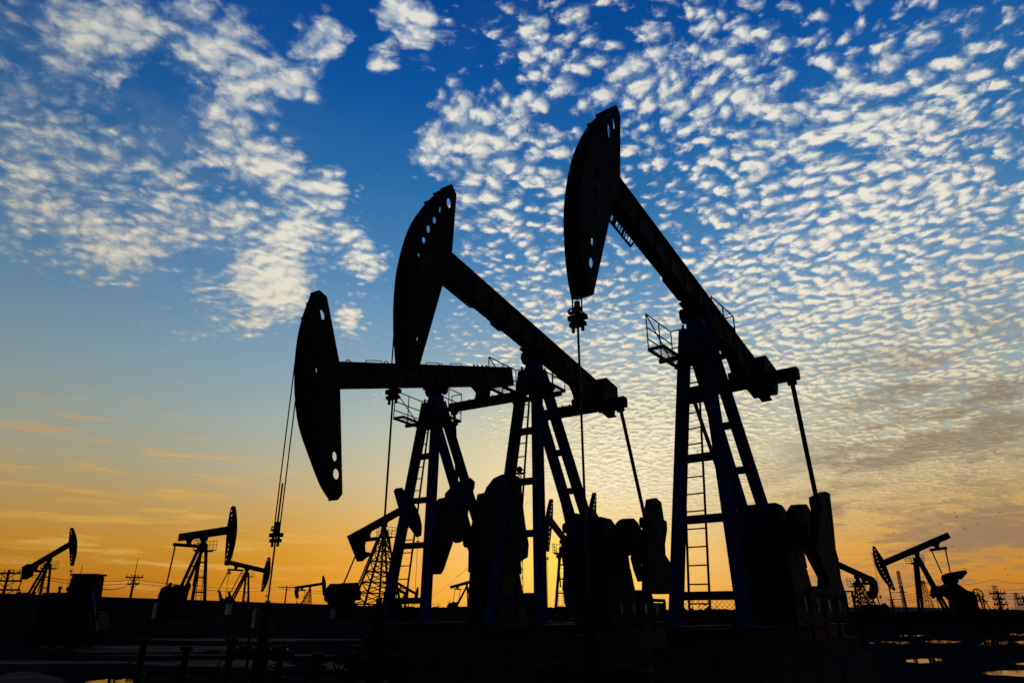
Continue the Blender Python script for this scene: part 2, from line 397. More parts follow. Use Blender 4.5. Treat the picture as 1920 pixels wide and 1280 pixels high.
    # horsehead
    H = c.get('head', HEAD); hs = c.get('hs', 1.0); ho = c.get('ho', fa - 3.55)
    tr = lambda p: (p[0] - ho, p[1] * hs)
    A = [tr(p) for p in smoothline(H['a'], 4)]; Bk = [tr(p) for p in H['b']]
    poly = A[::-1] + Bk
    poly = poly[:-1] if poly[0] == poly[-1] else poly
    wh = c.get('wh', .135)
    holes = []
    if lvl > 0:
        if 'holes' in c: hl = c['holes']
        else:
            hl = []
            for i in range(11):
                z = 1.78 - i * .355
                hl.append((-4.15 + (.35 if z > 0 else .12) * (z / 1.78) ** 2, z, .065, .09, 0))
        holes = [[tr(p) for p in ell(*h)] for h in hl]
    m = MB(bt)
    fh = c.get('far_holes'); fh = holes if fh is None else [[tr(p) for p in ell(*h)] for h in fh]
    m.prism(poly, wh - .008, wh + .008, holes); m.prism(poly, -wh - .008, -wh + .008, fh)
    # curved face, back strip and caps between the two side plates
    def strip(pts, th=.012, iy=wh - .01):
        for p, q in zip(pts, pts[1:]): m.bar((p[0], 0, p[1]), (q[0], 0, q[1]), 2 * iy, th, (0, 0, 1) if abs(p[0] - q[0]) > abs(p[1] - q[1]) else (1, 0, 0))
    Ain = [(x + .015, z) for x, z in A]; strip(Ain, .02)
    if c.get('closed_back', lvl == 0): strip([(x - .012, z) for x, z in Bk[1:]])
    strip([A[0], Bk[0], Bk[1]]); strip([A[-1], Bk[-1]])
    if lvl > 0:
        m.box(A[2][0] - .03, A[2][0] + .06, -.12, .12, A[2][1] + .01, A[2][1] + .05); m.box(A[4][0] - .035, A[4][0] + .06, -.12, .12, A[4][1] + .01, A[4][1] + .05)
    m.build('horsehead', mB, t)
    # equalizer with hanger bracket
    xE, zE, yE = c['xE'], c['zE'], c['yE']
    e0 = Vector(bt(xE, 0, zE))
    m = MB(bt)
    m.prism([(xE - .42, .09), (xE + .42, .09), (xE + .30, -.02), (xE + .16, -.12), (xE + .16, -.3), (xE - .16, -.3), (xE - .16, -.12), (xE - .26, -.02)], -.13, .13)
    if lvl > 1:
        for s in (-1, 1): m.tube((xE - .22, s * .09, .0), (xE - .22, s * .09, -.14), .03, 6); m.tube((xE + .22, s * .09, 0), (xE + .22, s * .09, -.14), .03, 6)
        m.tube((xE - .05, -.2, -.2), (xE - .05, .2, -.2), .1, 12)
    m.build('hanger_bearing', mK, t)
    m = MB(); eh = c.get('eh', .125)
    m.box(e0.x - .11, e0.x + .11, -yE - .16, yE + .16, e0.z - eh, e0.z + eh)
    if lvl > 1:
        for y in (-.5, -.3, .3, .5): m.tube((e0.x - .04, y, e0.z - eh - .04), (e0.x - .04, y, e0.z + eh + .04), .022, 6)
        m.build('equalizer', mB, t, bevel=.03)
    else: m.build('equalizer', mB, t)
    # pitmans and cranks
    pins = c.get('pins') or ((2.6, 3.6 + dz), (2.6, 3.6 + dz))
    for s, pin in zip((-1, 1), pins):
        m = MB().tube((e0.x, s * yE, e0.z - eh), (pin[0], s * yE, pin[1]), .046 if lvl > 1 else .06, 8)
        if lvl > 1: m.tube((pin[0], s * (yE - .12), pin[1]), (pin[0], s * (yE + .1), pin[1]), .13, 12); m.tube((e0.x, s * (yE - .08), e0.z - eh - .04), (e0.x, s * (yE + .08), e0.z - eh - .04), .07, 10)
        m.build('pitman_arm', mK, t)
    ck = c.get('cranks')
    if not ck:
        sx, sz = c['shaft']; sz += dz * .0
        def mk(pin):
            dx, dz_ = pin[0] - sx, pin[1] - sz; L = math.hypot(dx, dz_) or 1; ux, uz = dx / L, dz_ / L; px, pz = -uz, ux
            f = lambda a, q: (sx + ux * a + px * q, sz + uz * a + pz * q)
            return [f(L + .15, .12), f(L + .15, -.12), f(.2, -.25), f(-.6, -.75), f(-1.25, -.6), f(-1.55, 0), f(-1.25, .6), f(-.6, .75), f(.2, .25)]
        ck = [mk(pins[0]), mk(pins[1])]
    for s, pl in zip((-1, 1), ck):
        yo = c.get('crank_y', yE - .02 if lvl > 1 else yE - .3)
        m = MB().prism(pl, s * yo - .08, s * yo + .08)
        cr = m.build('crank', mK, t, bevel=.02 if lvl > 1 else 0)
        cx = sum(p[0] for p in pl) / len(pl); cz = sum(p[1] for p in pl) / len(pl)
        if lvl > 1:
            k = [(cx + (x - cx) * .72, cz + (z - cz) * .72) for x, z in pl]
            MB().prism(k, s * (yo - .085), s * (yo - .14)).build('counterweight', mK, cr, bevel=.02)
    # gearbox and pedestal
    if c.get('pedpoly'): MB().prism(c['pedpoly'], -.5, .5).build('gearbox', mK, t)
    gx0, gx1 = c.get('gx', (2.25, 3.5)); gz0, gz1 = c.get('gz', (2.45, 3.66))
    m = MB(); gm_ = (gz0 + gz1) / 2 + .1; q = .44
    m.prism([(gx0, gz0), (gx0, gm_ - .1), (gx0 + .1, gm_), (gx1 - .05, gm_), (gx1, gm_ - .15), (gx1 + .1, gz0)], -q, q)
    y2 = .3; m.hexa([(gx0 + .1, -q, gm_), (gx1 - .05, -q, gm_), (gx1 - .05, q, gm_), (gx0 + .1, q, gm_), (gx0 + .25, -y2, gz1), (gx1 - .55, -y2, gz1), (gx1 - .55, y2, gz1), (gx0 + .25, y2, gz1)])
    if lvl > 1:
        m.tube((c['shaft'][0], -.75, c['shaft'][1] - .2), (c['shaft'][0], .75, c['shaft'][1] - .2), .13, 16)
        m.tube((gx0 + .6, 0, gz1), (gx0 + .6, 0, gz1 + .04), .1, 12)
        for x in (gx0 + .2, gx0 + .5, gx0 + .8, gx1 - .3): 
            for s in (-1, 1): m.tube((x, s * (q + .03), gm_ - .1), (x, s * (q + .03), gm_ + .06), .025, 6)
    if not c.get('pedpoly'): m.build('gearbox', mK, t, bevel=.015 if lvl > 1 else 0)
    px0, px1 = c.get('pedx', (2.35, 3.95)); py_ = c.get('pedy', .42)
    if c.get('pedpoly'): gz0 = 1.6
    m = MB(); zt = gz0
    m.hexa([(px0, -py_ - .06, Zb - .05), (px1, -py_ - .06, Zb - .05), (px1, py_ + .06, Zb - .05), (px0, py_ + .06, Zb - .05),
            (px0 + .0, -py_, zt), (px1 - .33, -py_, zt), (px1 - .33, py_, zt), (px0 + .0, py_, zt)])
    pd = m.build('pedestal', mY, t, bevel=.02 if lvl > 1 else 0)
    if lvl > 1:
        m = MB()
        for z0, z1, y0, y1 in ((2.12, 2.34, -.16, .1), (1.5, 2.0, -.16, .22)):
            yc = (y0 + y1) / 2; ry = (y1 - y0) / 2; rz = (z1 - z0) / 2; zc = (z0 + z1) / 2
            pts = [(px0 - .012, yc + ry * (abs(math.cos(a)) ** .45) * (1 if math.cos(a) > 0 else -1), zc + rz * (abs(math.sin(a)) ** .45) * (1 if math.sin(a) > 0 else -1)) for a in [2 * math.pi * i / 24 for i in range(24)]]
            back = [(px0 + .05, p[1], p[2]) for p in pts]
            m.add(pts + back, [tuple(range(24))] + [(i, (i + 1) % 24, 24 + (i + 1) % 24, 24 + i) for i in range(24)])
        m.build('dark_cutout_plate', mK, pd)  # black plates put in for the shaded inside of the oval cut-outs
    if c.get('drum'):
        MB().prism(c['drum'], .5, .7).build('brake_drum', mK, t, bevel=.03)
    if c.get('arm'):
        MB().prism(c['arm'], .66, .74).build('brake_arm', mK, t, bevel=.01)
    # skid
    m = MB()
    yl = max(c['ybf'], .5)
    for s in (-1, 1): m.ibeam((c['xfb'] - .35, s * yl, Zb - .16), (px1 + 1.3, s * yl, Zb - .16), .2, .26)
    for x in (c['xfb'] - .28, c['xfb'] + .3, .8, 2.0, px1 + 1.2): m.bar((x, -yl + .1, Zb - .15), (x, yl - .1, Zb - .15), .12, .2)
    m.build('skid_frame', mY, t)
    if lvl > 0:   # motor with belt guard at the tail end
        m = MB(); m.box(px1 + .35, px1 + 1.05, -.3, .3, Zb - .02, Zb + .12); m.tube((px1 + .7, -.4, Zb + .42), (px1 + .7, .4, Zb + .42), .3, 14)
        m.build('motor', mK, t)
        m = MB(); m.tube((px1 + .7, -.52, Zb + .42), (px1 + .7, -.46, Zb + .42), .28, 14); m.tube((gx1 - .1, -.52, gz0 + .35), (gx1 - .1, -.46, gz0 + .35), .4, 16)
        m.prism([(gx1 - .1, gz0 + .74), (px1 + .8, Zb + .68), (px1 + .6, Zb + .15), (gx1 - .3, gz0)], -.515, -.465)
        m.build('belt_guard', mK, t)
    # ladder and platform
    if lvl > 0:
        ladder(t, LP('f', -1, Zb + .02) * .5 + LP('f', 1, Zb + .02) * .5 + Vector((-.13, c.get('lady', -.1), 0)), LP('f', -1, ZP - .95) * .5 + LP('f', 1, ZP - .95) * .5 + Vector((-.13, c.get('lady', -.1) + .04, 0)),
               .34 if lvl > 1 else .4, .29 if lvl > 1 else .35, .016 if lvl > 1 else .018, mK)
        dx0, dx1, dy0, dy1, dzp = c.get('deck', (-.9, .2, -.62, .66, ZP - .88)); rh = c.get('rh', .72); r = .013 if lvl > 1 else .02
        m = MB()
        for y in (dy0, -.32, .32, dy1): m.bar((dx0, y, dzp), (dx1, y, dzp), .04, .05)
        for x in (dx0, dx1):
            m.bar((x, dy0, dzp), (x, -.3, dzp), .04, .05); m.bar((x, .3, dzp), (x, dy1, dzp), .04, .05)
        for ya, yb in ((dy0, -.3), (.3, dy1)):
            k = ya + .05
            while k < yb: m.bar((dx0, k, dzp + .01), (dx1, k, dzp + .01), .006, .008); k += .06
            for q in range(1, 8): xx = dx0 + (dx1 - dx0) * q / 8; m.bar((xx, ya, dzp + .01), (xx, yb, dzp + .01), .006, .008)
        m.bar((-.35, dy0 - .05, dzp - .07), (-.35, dy1 + .05, dzp - .07), .07, .08); m.bar((.12, dy0 + .05, dzp - .07), (.12, dy1 - .05, dzp - .07), .07, .08)
        pf = m.build('service_platform', mK, t)
        for y, sgn in ((dy0, 1), (dy1, -1)):
            m = MB()
            xs = (dx0, (dx0 + dx1) / 2, dx1)
            for x in xs: m.tube((x, y, dzp), (x, y, dzp + rh), r, 6)
            for h in (rh, rh * .62, rh * .3): m.tube((dx0, y, dzp + h), (dx1, y, dzp + h), r, 6)
            for h in (rh, rh * .5): m.tube((dx1, y, dzp + h), (dx1, y + sgn * .3, dzp + h), r, 6)
            if sgn > 0: m.tube((dx0, y, dzp + rh), (dx1, y, dzp), r, 6)
            m.tube((dx1, y + sgn * .3, dzp), (dx1, y + sgn * .3, dzp + rh), r, 6)
            m.build('railing', mK, pf)
    # bridle, carrier bar, polished rod
    cz = c.get('carrier', None)
    R = min(p[0] for p in A)
    bx = c.get('bridle_x', R + .06)
    zbt = Vector(bt(A[-1][0], 0, A[-1][1])).z
    if cz is None: cz = zbt - .45
    topz = max(ZP + .1, zbt) if cz < zbt - .6 else zbt + .5
    topz = c.get('bridle_top', ZP + .15)
    rr = c.get('wire_r', .012)
    m = MB()
    for s in (-1, 1): m.tube((bx, s * .075, cz), (bx - .0, s * .075, topz), rr, 6)
    m.build('bridle_cable', mK, t)
    m = MB()
    m.box(bx - .06, bx + .06, -.13, .13, cz - .035, cz + .035); m.box(bx - .05, bx + .05, -.115, .115, cz - .13, cz - .07)
    for y in (-.075, .075): m.tube((bx, y, cz - .21), (bx, y, cz), .025, 8)
    if lvl > 1:
        m.tube((bx, 0, cz), (bx, 0, cz + .24), .042, 10); m.tube((bx, 0, cz + .10), (bx, 0, cz + .15), .065, 10)
        m.box(bx - .03, bx + .03, -.14, -.03, cz + .08, cz + .11); m.path([(bx, -.16, cz + .13), (bx, -.11, cz + .16), (bx, -.04, cz + .13)], .014)
        m.path([(bx, -.13, cz + .13), (bx, -.12, cz + .07), (bx, -.08, cz + .02)], .006)
        m.build('carrier_bar', mK, t, bevel=.005)
    else: m.build('carrier_bar', mK, t)
    zw = c.get('rod_z', 1.78)
    m = MB().tube((bx, 0, zw), (bx, 0, cz), rr * 1.35, 8)
    if c.get('rod_up'): m.tube((bx, 0, cz), (bx, 0, cz + c['rod_up']), rr * 1.35, 8)
    m.build('polished_rod', STEEL if lvl > 1 else mK, t)
    if extra: extra(t, c)
    return t, bx

P1H = dict(a=[(-4.0, 2.15), (-4.33, 1.57), (-4.55, .99), (-4.67, .43), (-4.72, -.12), (-4.69, -.66), (-4.49, -1.32), (-4.28, -1.88), (-4.08, -2.19)],
           b=[(-4.0, 2.19), (-3.8, 2.07), (-3.63, .62), (-3.7, .04), (-3.9, -1.63), (-3.96, -2.12), (-4.1, -2.22)])
P2H = dict(a=[(-3.73, 2.06), (-4.09, 1.4), (-4.38, .61), (-4.47, -.29), (-4.41, -.94), (-4.28, -1.52), (-4.07, -2.14)],
           b=[(-3.7, 2.13), (-3.52, 2.0), (-3.4, .7), (-3.52, -.19), (-3.8, -2.1)])
P3H = dict(a=[(-3.65, 2.09), (-4.04, 1.27), (-4.32, .36), (-4.40, -.4), (-4.38, -.93), (-4.27, -1.46), (-4.11, -1.93), (-3.95, -2.21)],
           b=[(-3.61, 2.13), (-3.47, 2.0), (-3.33, .62), (-3.54, -.41), (-3.83, -2.14)])
def guard(y, x0, x1, z0, z1, ms=True):
    def fn(t, c):
        m = MB()
        for z in (z0, z1): m.bar((x0, y, z), (x1, y, z), .05, .07)
        for k in range(5): x = x0 + (x1 - x0) * k / 4; m.bar((x, y, z0 - .3), (x, y, z1), .05)
        m.box(x0 + .03, x1 - .03, y - .01, y + .01, z0 + .02, z1 - .05)
        gd = m.build('safety_guard', BLK, t)
        m = MB(); n = 4
        for k in range(n):
            x = x0 + (x1 - x0) * (k + .8) / (n + .6); zc = (z0 + z1) / 2
            o = [(x + .055 * math.cos(a), zc + .11 * math.sin(a)) for a in [2 * math.pi * i / 14 for i in range(14)]]
            i_ = [(x + .03 * math.cos(a), zc + .08 * math.sin(a)) for a in [2 * math.pi * i / 14 for i in range(14)]]
            MB().prism(o, y + .013, y + .018, [i_] if k != 2 else ()).build('painted_mark', WHITE, gd)
    return fn
crank3 = [(2.61, 3.74), (3.27, 3.9), (3.57, 3.9), (3.42, 3.24), (3.26, 2.76), (3.36, 2.59), (3.29, 2.21), (3.46, 1.97), (3.17, 1.58), (1.91, 1.58), (2.28, 2.15), (2.17, 2.26), (1.98, 2.49), (1.75, 2.64), (2.22, 3.17)]
crank3f = [(3.75, 3.75), (4.5, 3.8), (4.6, 3.1), (4.3, 2.2), (3.6, 1.8), (3.6, 2.6)]
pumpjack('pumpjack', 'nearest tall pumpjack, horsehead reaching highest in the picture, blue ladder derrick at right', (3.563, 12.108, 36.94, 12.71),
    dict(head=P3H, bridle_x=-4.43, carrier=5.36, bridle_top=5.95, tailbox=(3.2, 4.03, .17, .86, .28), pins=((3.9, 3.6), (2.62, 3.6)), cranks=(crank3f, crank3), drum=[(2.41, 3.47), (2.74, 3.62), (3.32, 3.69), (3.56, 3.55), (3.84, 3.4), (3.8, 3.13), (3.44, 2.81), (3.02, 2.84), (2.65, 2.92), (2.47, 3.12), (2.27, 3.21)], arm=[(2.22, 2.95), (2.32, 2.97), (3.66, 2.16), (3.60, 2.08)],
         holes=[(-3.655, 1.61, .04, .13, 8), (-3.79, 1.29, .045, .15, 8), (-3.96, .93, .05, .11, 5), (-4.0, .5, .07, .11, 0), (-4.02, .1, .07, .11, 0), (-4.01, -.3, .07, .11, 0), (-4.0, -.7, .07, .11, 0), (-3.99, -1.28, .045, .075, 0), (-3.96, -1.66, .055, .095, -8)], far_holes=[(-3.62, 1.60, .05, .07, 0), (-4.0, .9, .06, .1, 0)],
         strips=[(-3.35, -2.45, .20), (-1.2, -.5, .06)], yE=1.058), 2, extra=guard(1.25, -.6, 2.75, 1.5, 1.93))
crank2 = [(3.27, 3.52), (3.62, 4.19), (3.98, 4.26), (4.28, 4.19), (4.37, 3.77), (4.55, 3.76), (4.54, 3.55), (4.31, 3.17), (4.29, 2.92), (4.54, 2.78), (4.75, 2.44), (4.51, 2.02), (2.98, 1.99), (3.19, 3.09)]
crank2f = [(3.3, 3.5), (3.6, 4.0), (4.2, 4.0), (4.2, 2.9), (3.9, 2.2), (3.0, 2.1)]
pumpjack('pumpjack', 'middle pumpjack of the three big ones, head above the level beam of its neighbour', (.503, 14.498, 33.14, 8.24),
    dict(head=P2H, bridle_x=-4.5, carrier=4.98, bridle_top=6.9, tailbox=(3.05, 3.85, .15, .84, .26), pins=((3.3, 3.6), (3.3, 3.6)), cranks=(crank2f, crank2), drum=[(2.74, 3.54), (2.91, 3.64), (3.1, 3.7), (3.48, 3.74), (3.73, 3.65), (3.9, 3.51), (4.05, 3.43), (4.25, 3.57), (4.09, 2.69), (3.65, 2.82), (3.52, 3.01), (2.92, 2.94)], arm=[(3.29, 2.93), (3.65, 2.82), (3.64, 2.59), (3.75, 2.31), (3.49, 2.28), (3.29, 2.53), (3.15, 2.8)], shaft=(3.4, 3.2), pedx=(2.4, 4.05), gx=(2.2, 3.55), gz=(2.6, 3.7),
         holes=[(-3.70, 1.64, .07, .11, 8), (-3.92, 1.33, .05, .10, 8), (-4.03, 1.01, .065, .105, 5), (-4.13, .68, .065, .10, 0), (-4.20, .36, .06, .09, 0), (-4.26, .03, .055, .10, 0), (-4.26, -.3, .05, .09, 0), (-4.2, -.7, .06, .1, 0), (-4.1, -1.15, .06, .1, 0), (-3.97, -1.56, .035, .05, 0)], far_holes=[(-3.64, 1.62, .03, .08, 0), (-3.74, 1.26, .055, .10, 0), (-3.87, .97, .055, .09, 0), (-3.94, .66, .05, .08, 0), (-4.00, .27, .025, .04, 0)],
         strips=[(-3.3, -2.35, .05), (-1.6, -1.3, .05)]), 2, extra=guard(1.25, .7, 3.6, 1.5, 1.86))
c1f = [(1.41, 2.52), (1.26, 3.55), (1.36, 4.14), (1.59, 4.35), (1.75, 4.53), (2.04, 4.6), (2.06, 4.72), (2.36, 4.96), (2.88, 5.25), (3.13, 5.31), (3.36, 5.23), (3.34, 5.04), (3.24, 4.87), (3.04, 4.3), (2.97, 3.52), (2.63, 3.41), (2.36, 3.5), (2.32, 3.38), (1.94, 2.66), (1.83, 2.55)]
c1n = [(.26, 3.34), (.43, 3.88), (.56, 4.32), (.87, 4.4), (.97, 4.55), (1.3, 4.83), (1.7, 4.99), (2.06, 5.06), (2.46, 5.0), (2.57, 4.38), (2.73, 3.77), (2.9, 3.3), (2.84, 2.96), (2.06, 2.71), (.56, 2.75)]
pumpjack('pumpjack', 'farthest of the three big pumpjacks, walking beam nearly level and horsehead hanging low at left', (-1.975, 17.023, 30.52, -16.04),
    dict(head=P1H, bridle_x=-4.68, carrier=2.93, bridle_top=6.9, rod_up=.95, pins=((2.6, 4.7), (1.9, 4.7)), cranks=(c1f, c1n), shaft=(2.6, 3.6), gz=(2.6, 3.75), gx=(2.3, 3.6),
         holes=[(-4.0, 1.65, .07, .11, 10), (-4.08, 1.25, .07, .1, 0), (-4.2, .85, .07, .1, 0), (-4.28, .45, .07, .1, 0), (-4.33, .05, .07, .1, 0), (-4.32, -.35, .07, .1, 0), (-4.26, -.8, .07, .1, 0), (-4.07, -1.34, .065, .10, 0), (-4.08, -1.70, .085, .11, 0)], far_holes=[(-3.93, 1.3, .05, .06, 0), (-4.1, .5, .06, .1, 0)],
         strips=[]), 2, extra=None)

# background pumpjacks, all of the same make unless the photo shows otherwise
FM = (FARB, FAR, FAR, FAR); gB = 'pumpjacks standing across the oil field'
pumpjack('pumpjack', 'small pumpjack at far left, its raised head just above the tractor cab', (-50.9, 78.4, -62.5, 19.1), dict(tailbox=(3.2, 4.3, -.6, .8, .3)), 1, FM, gB)
pumpjack('pumpjack', 'mid distance pumpjack left of the hanging cable, beam level, long head turned right', (-24.2, 55.4, -50.9, .4), dict(), 1, FM, gB)
pumpjack('pumpjack', 'small pumpjack right behind the mid distance one, its beam sloping down right', (-35.8, 96.8, -59.1, -9.9), dict(pins=((4.0, 4.2), (4.0, 4.2)), shaft=(3.4, 3.2)), 1, FM, gB)
pumpjack('pumpjack', 'tiny pumpjack alone on the horizon left of centre, lattice derrick and tail weight', (-46.2, 165.4, -64, 5.4), dict(lattice=1, lw=.12, tailpoly=[(3.2, .66), (4.3, .66), (4.35, -.9), (3.9, -2.0), (3.3, -1.9), (3.5, -.7)]), 0, FM, gB)
pumpjack('pumpjack', 'lattice derrick pumpjack seen left of and through the ladder legs of the farthest big one', (-10.1, 55.3, -134.3, 29.6),
    dict(ZP=8.0, ta=3.2, fa=2.35, lattice=1, lw=.13, ybf=.9, ybr=.9, xfb=-1.6, xrb=2.0, xE=1.7, ho=0, head=dict(a=[(-2.8, 1.85), (-3.04, 1.37), (-3.31, .31), (-3.42, -.59), (-3.26, -1.55), (-2.86, -2.25)], b=[(-2.78, 2.0), (-2.3, 2.15), (-2.06, 2.02), (-1.9, .47), (-2.14, -.89), (-2.53, -2.2)]), holes=[], tailpoly=[(2.2, .66), (3.25, .66), (3.2, -1.42), (2.99, -1.52), (2.38, -1.44), (1.89, -1.64), (2.17, -1.2), (2.45, -1.01), (2.3, -.57), (1.86, -.1)],
         pins=((2.6, 3.5), (2.6, 3.5)), gx=(1.9, 3.3), ), 1, FM, gB)
pumpjack('pumpjack', 'tiny pumpjack head low on the horizon inside the ladder, left one of a pair', (-28.8, 178.8, -55, -23.4), dict(), 0, FM, gB)
pumpjack('pumpjack', 'tiny pumpjack head low on the horizon inside the ladder, right one of a pair', (-27.0, 185.3, -50, -20.7), dict(), 0, FM, gB)
pumpjack('pumpjack', 'tiny pumpjack tail rising from left, its head hidden by the big gearbox at centre', (-9.4, 150, -62, 11.7), dict(), 0, FM, gB)
pumpjack('pumpjack', 'distant dark red pumpjack standing before the brightest glow, head with holes turned left', (4.2, 58.2, 20.1, 14.9), dict(), 1, (FAR, FAR, FAR, FAR), gB)
pumpjack('pumpjack', 'pumpjack of which only the head top shows above the middle gearbox', (7.5, 55.6, 23.4, 16.9), dict(), 1, (FAR, FAR, FAR, FAR), gB)
pumpjack('pumpjack', 'short pumpjack with curved tail weight and lattice derrick, behind the nearest crank at right', (35.3, 73.6, 58, 14),
    dict(ZP=5.0, lattice=1, lw=.1, ta=2.3, xE=1.1, xrb=2.6, ybf=.4, ybr=.4, shaft=(1.9, 2.0), gx=(1.5, 2.8), gz=(1.5, 2.4), pedx=(1.5, 2.9), pins=((1.3, 2.2), (1.3, 2.2)), carrier=1.9,
         tailpoly=[(2.0, .66), (2.6, .62), (3.1, .3), (3.25, -.4), (3.0, -1.2), (2.4, -1.6), (1.9, -1.5), (1.75, -1.1), (2.2, -.7), (2.35, -.3), (2.2, .05), (1.9, .08)]), 1, FM, gB)
kA = [(1.53, 4.94), (2.04, 5.13), (3.03, 5.31), (4.0, 5.44), (4.14, 5.19), (3.38, 4.58), (3.04, 4.57), (3.05, 4.33), (2.44, 4.02), (1.66, 4.08), (1.44, 4.57)]
kB = [(1.09, 3.66), (1.46, 4.08), (2.31, 4.02), (2.73, 3.3), (1.83, 2.88), (1.54, 3.06), (1.17, 2.87), (.97, 3.18)]
kP = [(2.8, 4.45), (3.94, 3.6), (4.62, 3.42), (4.51, 1.38), (2.33, 1.38), (2.45, 2.7), (2.0, 3.18), (2.0, 4.02)]
pumpjack('pumpjack', 'pumpjack at far right tilting its long holed head down to the left', (39.8, 69.9, 87.1, -20.4), dict(pins=((2.81, 5.2), (2.24, 5.16)), cranks=(kB, kA), shaft=(2.2, 4.0), xrb=1.9, ybf=.3, ybr=.3, lw=.2, pedpoly=kP, wh=.05), 1, FM, gB)

# ------------------------------------------------------------------ foundations and wellheads
def pump_frame(pose, name, lab, cat, off=(0, 0), group=None):
    X, Y, psi = pose[0], pose[1], math.radians(pose[2])
    tx, ty = math.sin(psi), math.cos(psi); lx, ly = math.cos(psi), -math.sin(psi)
    o = empty(name, (X + tx * off[0] + lx * off[1], Y + ty * off[0] + ly * off[1], 0), math.pi / 2 - psi); tag(o, lab, cat, group); return o
POS = [(3.563, 12.108, 36.94), (.503, 14.498, 33.14), (-1.975, 17.023, 30.52)]
NM = ['the nearest big pumpjack at right', 'the middle big pumpjack', 'the farthest big pumpjack at left']
for i, p in enumerate(POS):
    f = pump_frame(p, 'concrete_foundation', 'grey concrete block foundation under ' + NM[i], 'foundation', (0, 0), 'foundations of the big pumpjacks')
    m = MB(); yy = .95
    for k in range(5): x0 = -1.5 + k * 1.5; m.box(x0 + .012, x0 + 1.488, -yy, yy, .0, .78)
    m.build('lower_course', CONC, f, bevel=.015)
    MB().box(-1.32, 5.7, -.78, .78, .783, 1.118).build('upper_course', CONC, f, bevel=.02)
    wx = (-4.43, -4.5, -4.68)[i]
    wname = ['below the nearest horsehead', 'below the middle horsehead', 'below the lowest horsehead at left'][i]
    h = pump_frame(p, 'wellhead', 'dark steel wellhead with valves ' + wname, 'wellhead', (wx, 0), 'wellheads of the big pumpjacks')
    m = MB().tube((0, 0, 0), (0, 0, 1.05), .13, 16); m.tube((0, 0, .35), (0, 0, .41), .24, 16); m.tube((0, 0, .62), (0, 0, .7), .22, 16); m.tube((0, 0, 1.05), (0, 0, 1.3), .10, 12); m.tube((0, 0, 1.3), (0, 0, 1.36), .16, 12)
    m.build('casing_head', BLK, h)
    m = MB().tube((0, 0, 1.36), (0, 0, 1.66), .07, 12); m.tube((0, 0, 1.62), (0, 0, 1.72), .1, 12); m.tube((0, 0, 1.72), (0, 0, 1.8), .045, 10); m.build('stuffing_box', BLK, h)
    for s in (-1, 1):
        m = MB().tube((0, 0, .95), (0, s * .75, .95), .06, 10); m.tube((0, s * .35, .95), (0, s * .5, .95), .12, 12); m.build('side_outlet', BLK, h)
        m = MB().tube((0, s * .42, .95), (-.28, s * .42, .95), .02, 6); m.ring((-.28, s * .42, .95), .12, .012, 'x', 16); m.bar((-.28, s * .42 - .12, .95), (-.28, s * .42 + .12, .95), .015); m.bar((-.28, s * .42, .83), (-.28, s * .42, 1.07), .015)
        m.build('valve_wheel', BLK, h)

# pipework and valves in the lower left foreground
def manifold(name, lab, X, Y, rz, n, w, h):
    o = empty(name, (X, Y, 0), rz); tag(o, lab, 'pipework', 'pipe manifolds in the foreground')
    m = MB(flip=False)
    m.tube((-w / 2 - .3, 0, .35), (w / 2 + .5, 0, .35), .075, 12)
    m.build('header_pipe', BLK, o)
    for k in range(n):
        x = -w / 2 + w * k / max(1, n - 1); hh = h * (1 - .12 * (k % 2))
        m = MB(flip=False); m.tube((x, 0, 0), (x, 0, hh), .06, 12); m.tube((x, 0, hh - .03), (x, 0, hh + .03), .11, 12); m.tube((x, 0, hh * .5), (x, 0, hh * .5 + .06), .12, 12); m.tube((x, 0, .3), (x, 0, .4), .11, 12)
        pp = m.build('riser_pipe', BLK, o)
        m = MB(flip=False); m.tube((x, 0, hh * .65), (x, -.25, hh * .65), .018, 6); m.ring((x, -.25, hh * .65), .11, .012, 'y', 16); m.bar((x - .11, -.25, hh * .65), (x + .11, -.25, hh * .65), .012)
        m.build('valve_wheel', BLK, pp)
    return o
def gx_(px, Y): return (px - 960) / FPX * (Y * math.cos(TH))   # rough column at ground level
manifold('pipe_manifold', 'black pipes with hand wheels standing left of the lowest wellhead', -5.75, 13.2, .08, 3, 1.5, 1.15)
manifold('pipe_manifold', 'black pipes with hand wheels standing right of the lowest wellhead', -3.35, 12.9, -.05, 3, 1.3, 1.05)
m = MB(flip=False); m.path([(-3.0, 12.4, .3), (-1.6, 12.6, .3), (-1.0, 12.2, .3), (.2, 11.6, .32)], .07, 12)
tag(m.build('flow_line', BLK), 'black flow pipe running low across the foreground to the middle well', 'pipe')
m = MB(flip=False); m.path([(-6.9, 13.4, .3), (-7.6, 13.6, .28), (-7.7, 13.0, .02)], .07, 12)
tag(m.build('flow_line', BLK), 'short black pipe bending into the ground at the left end of the pipework', 'pipe')

for k, (x0, y0, x1, y1, lab) in enumerate(((-8.6, 15.6, -2.2, 15.2, 'long thin black pipe lying low behind the pipe manifolds'), (-9.5, 21.0, -1.5, 20.0, 'thin black pipe lying across the ground well behind the manifolds'))):
    m = MB(flip=False).tube((x0, y0, .45), (x1, y1, .45), .05, 10)
    for q in range(5): f = .05 + .9 * q / 4; m.tube((x0 + (x1 - x0) * f, y0 + (y1 - y0) * f, 0), (x0 + (x1 - x0) * f, y0 + (y1 - y0) * f, .45), .03, 6)
    tag(m.build('flow_line', BLK), lab, 'pipe')
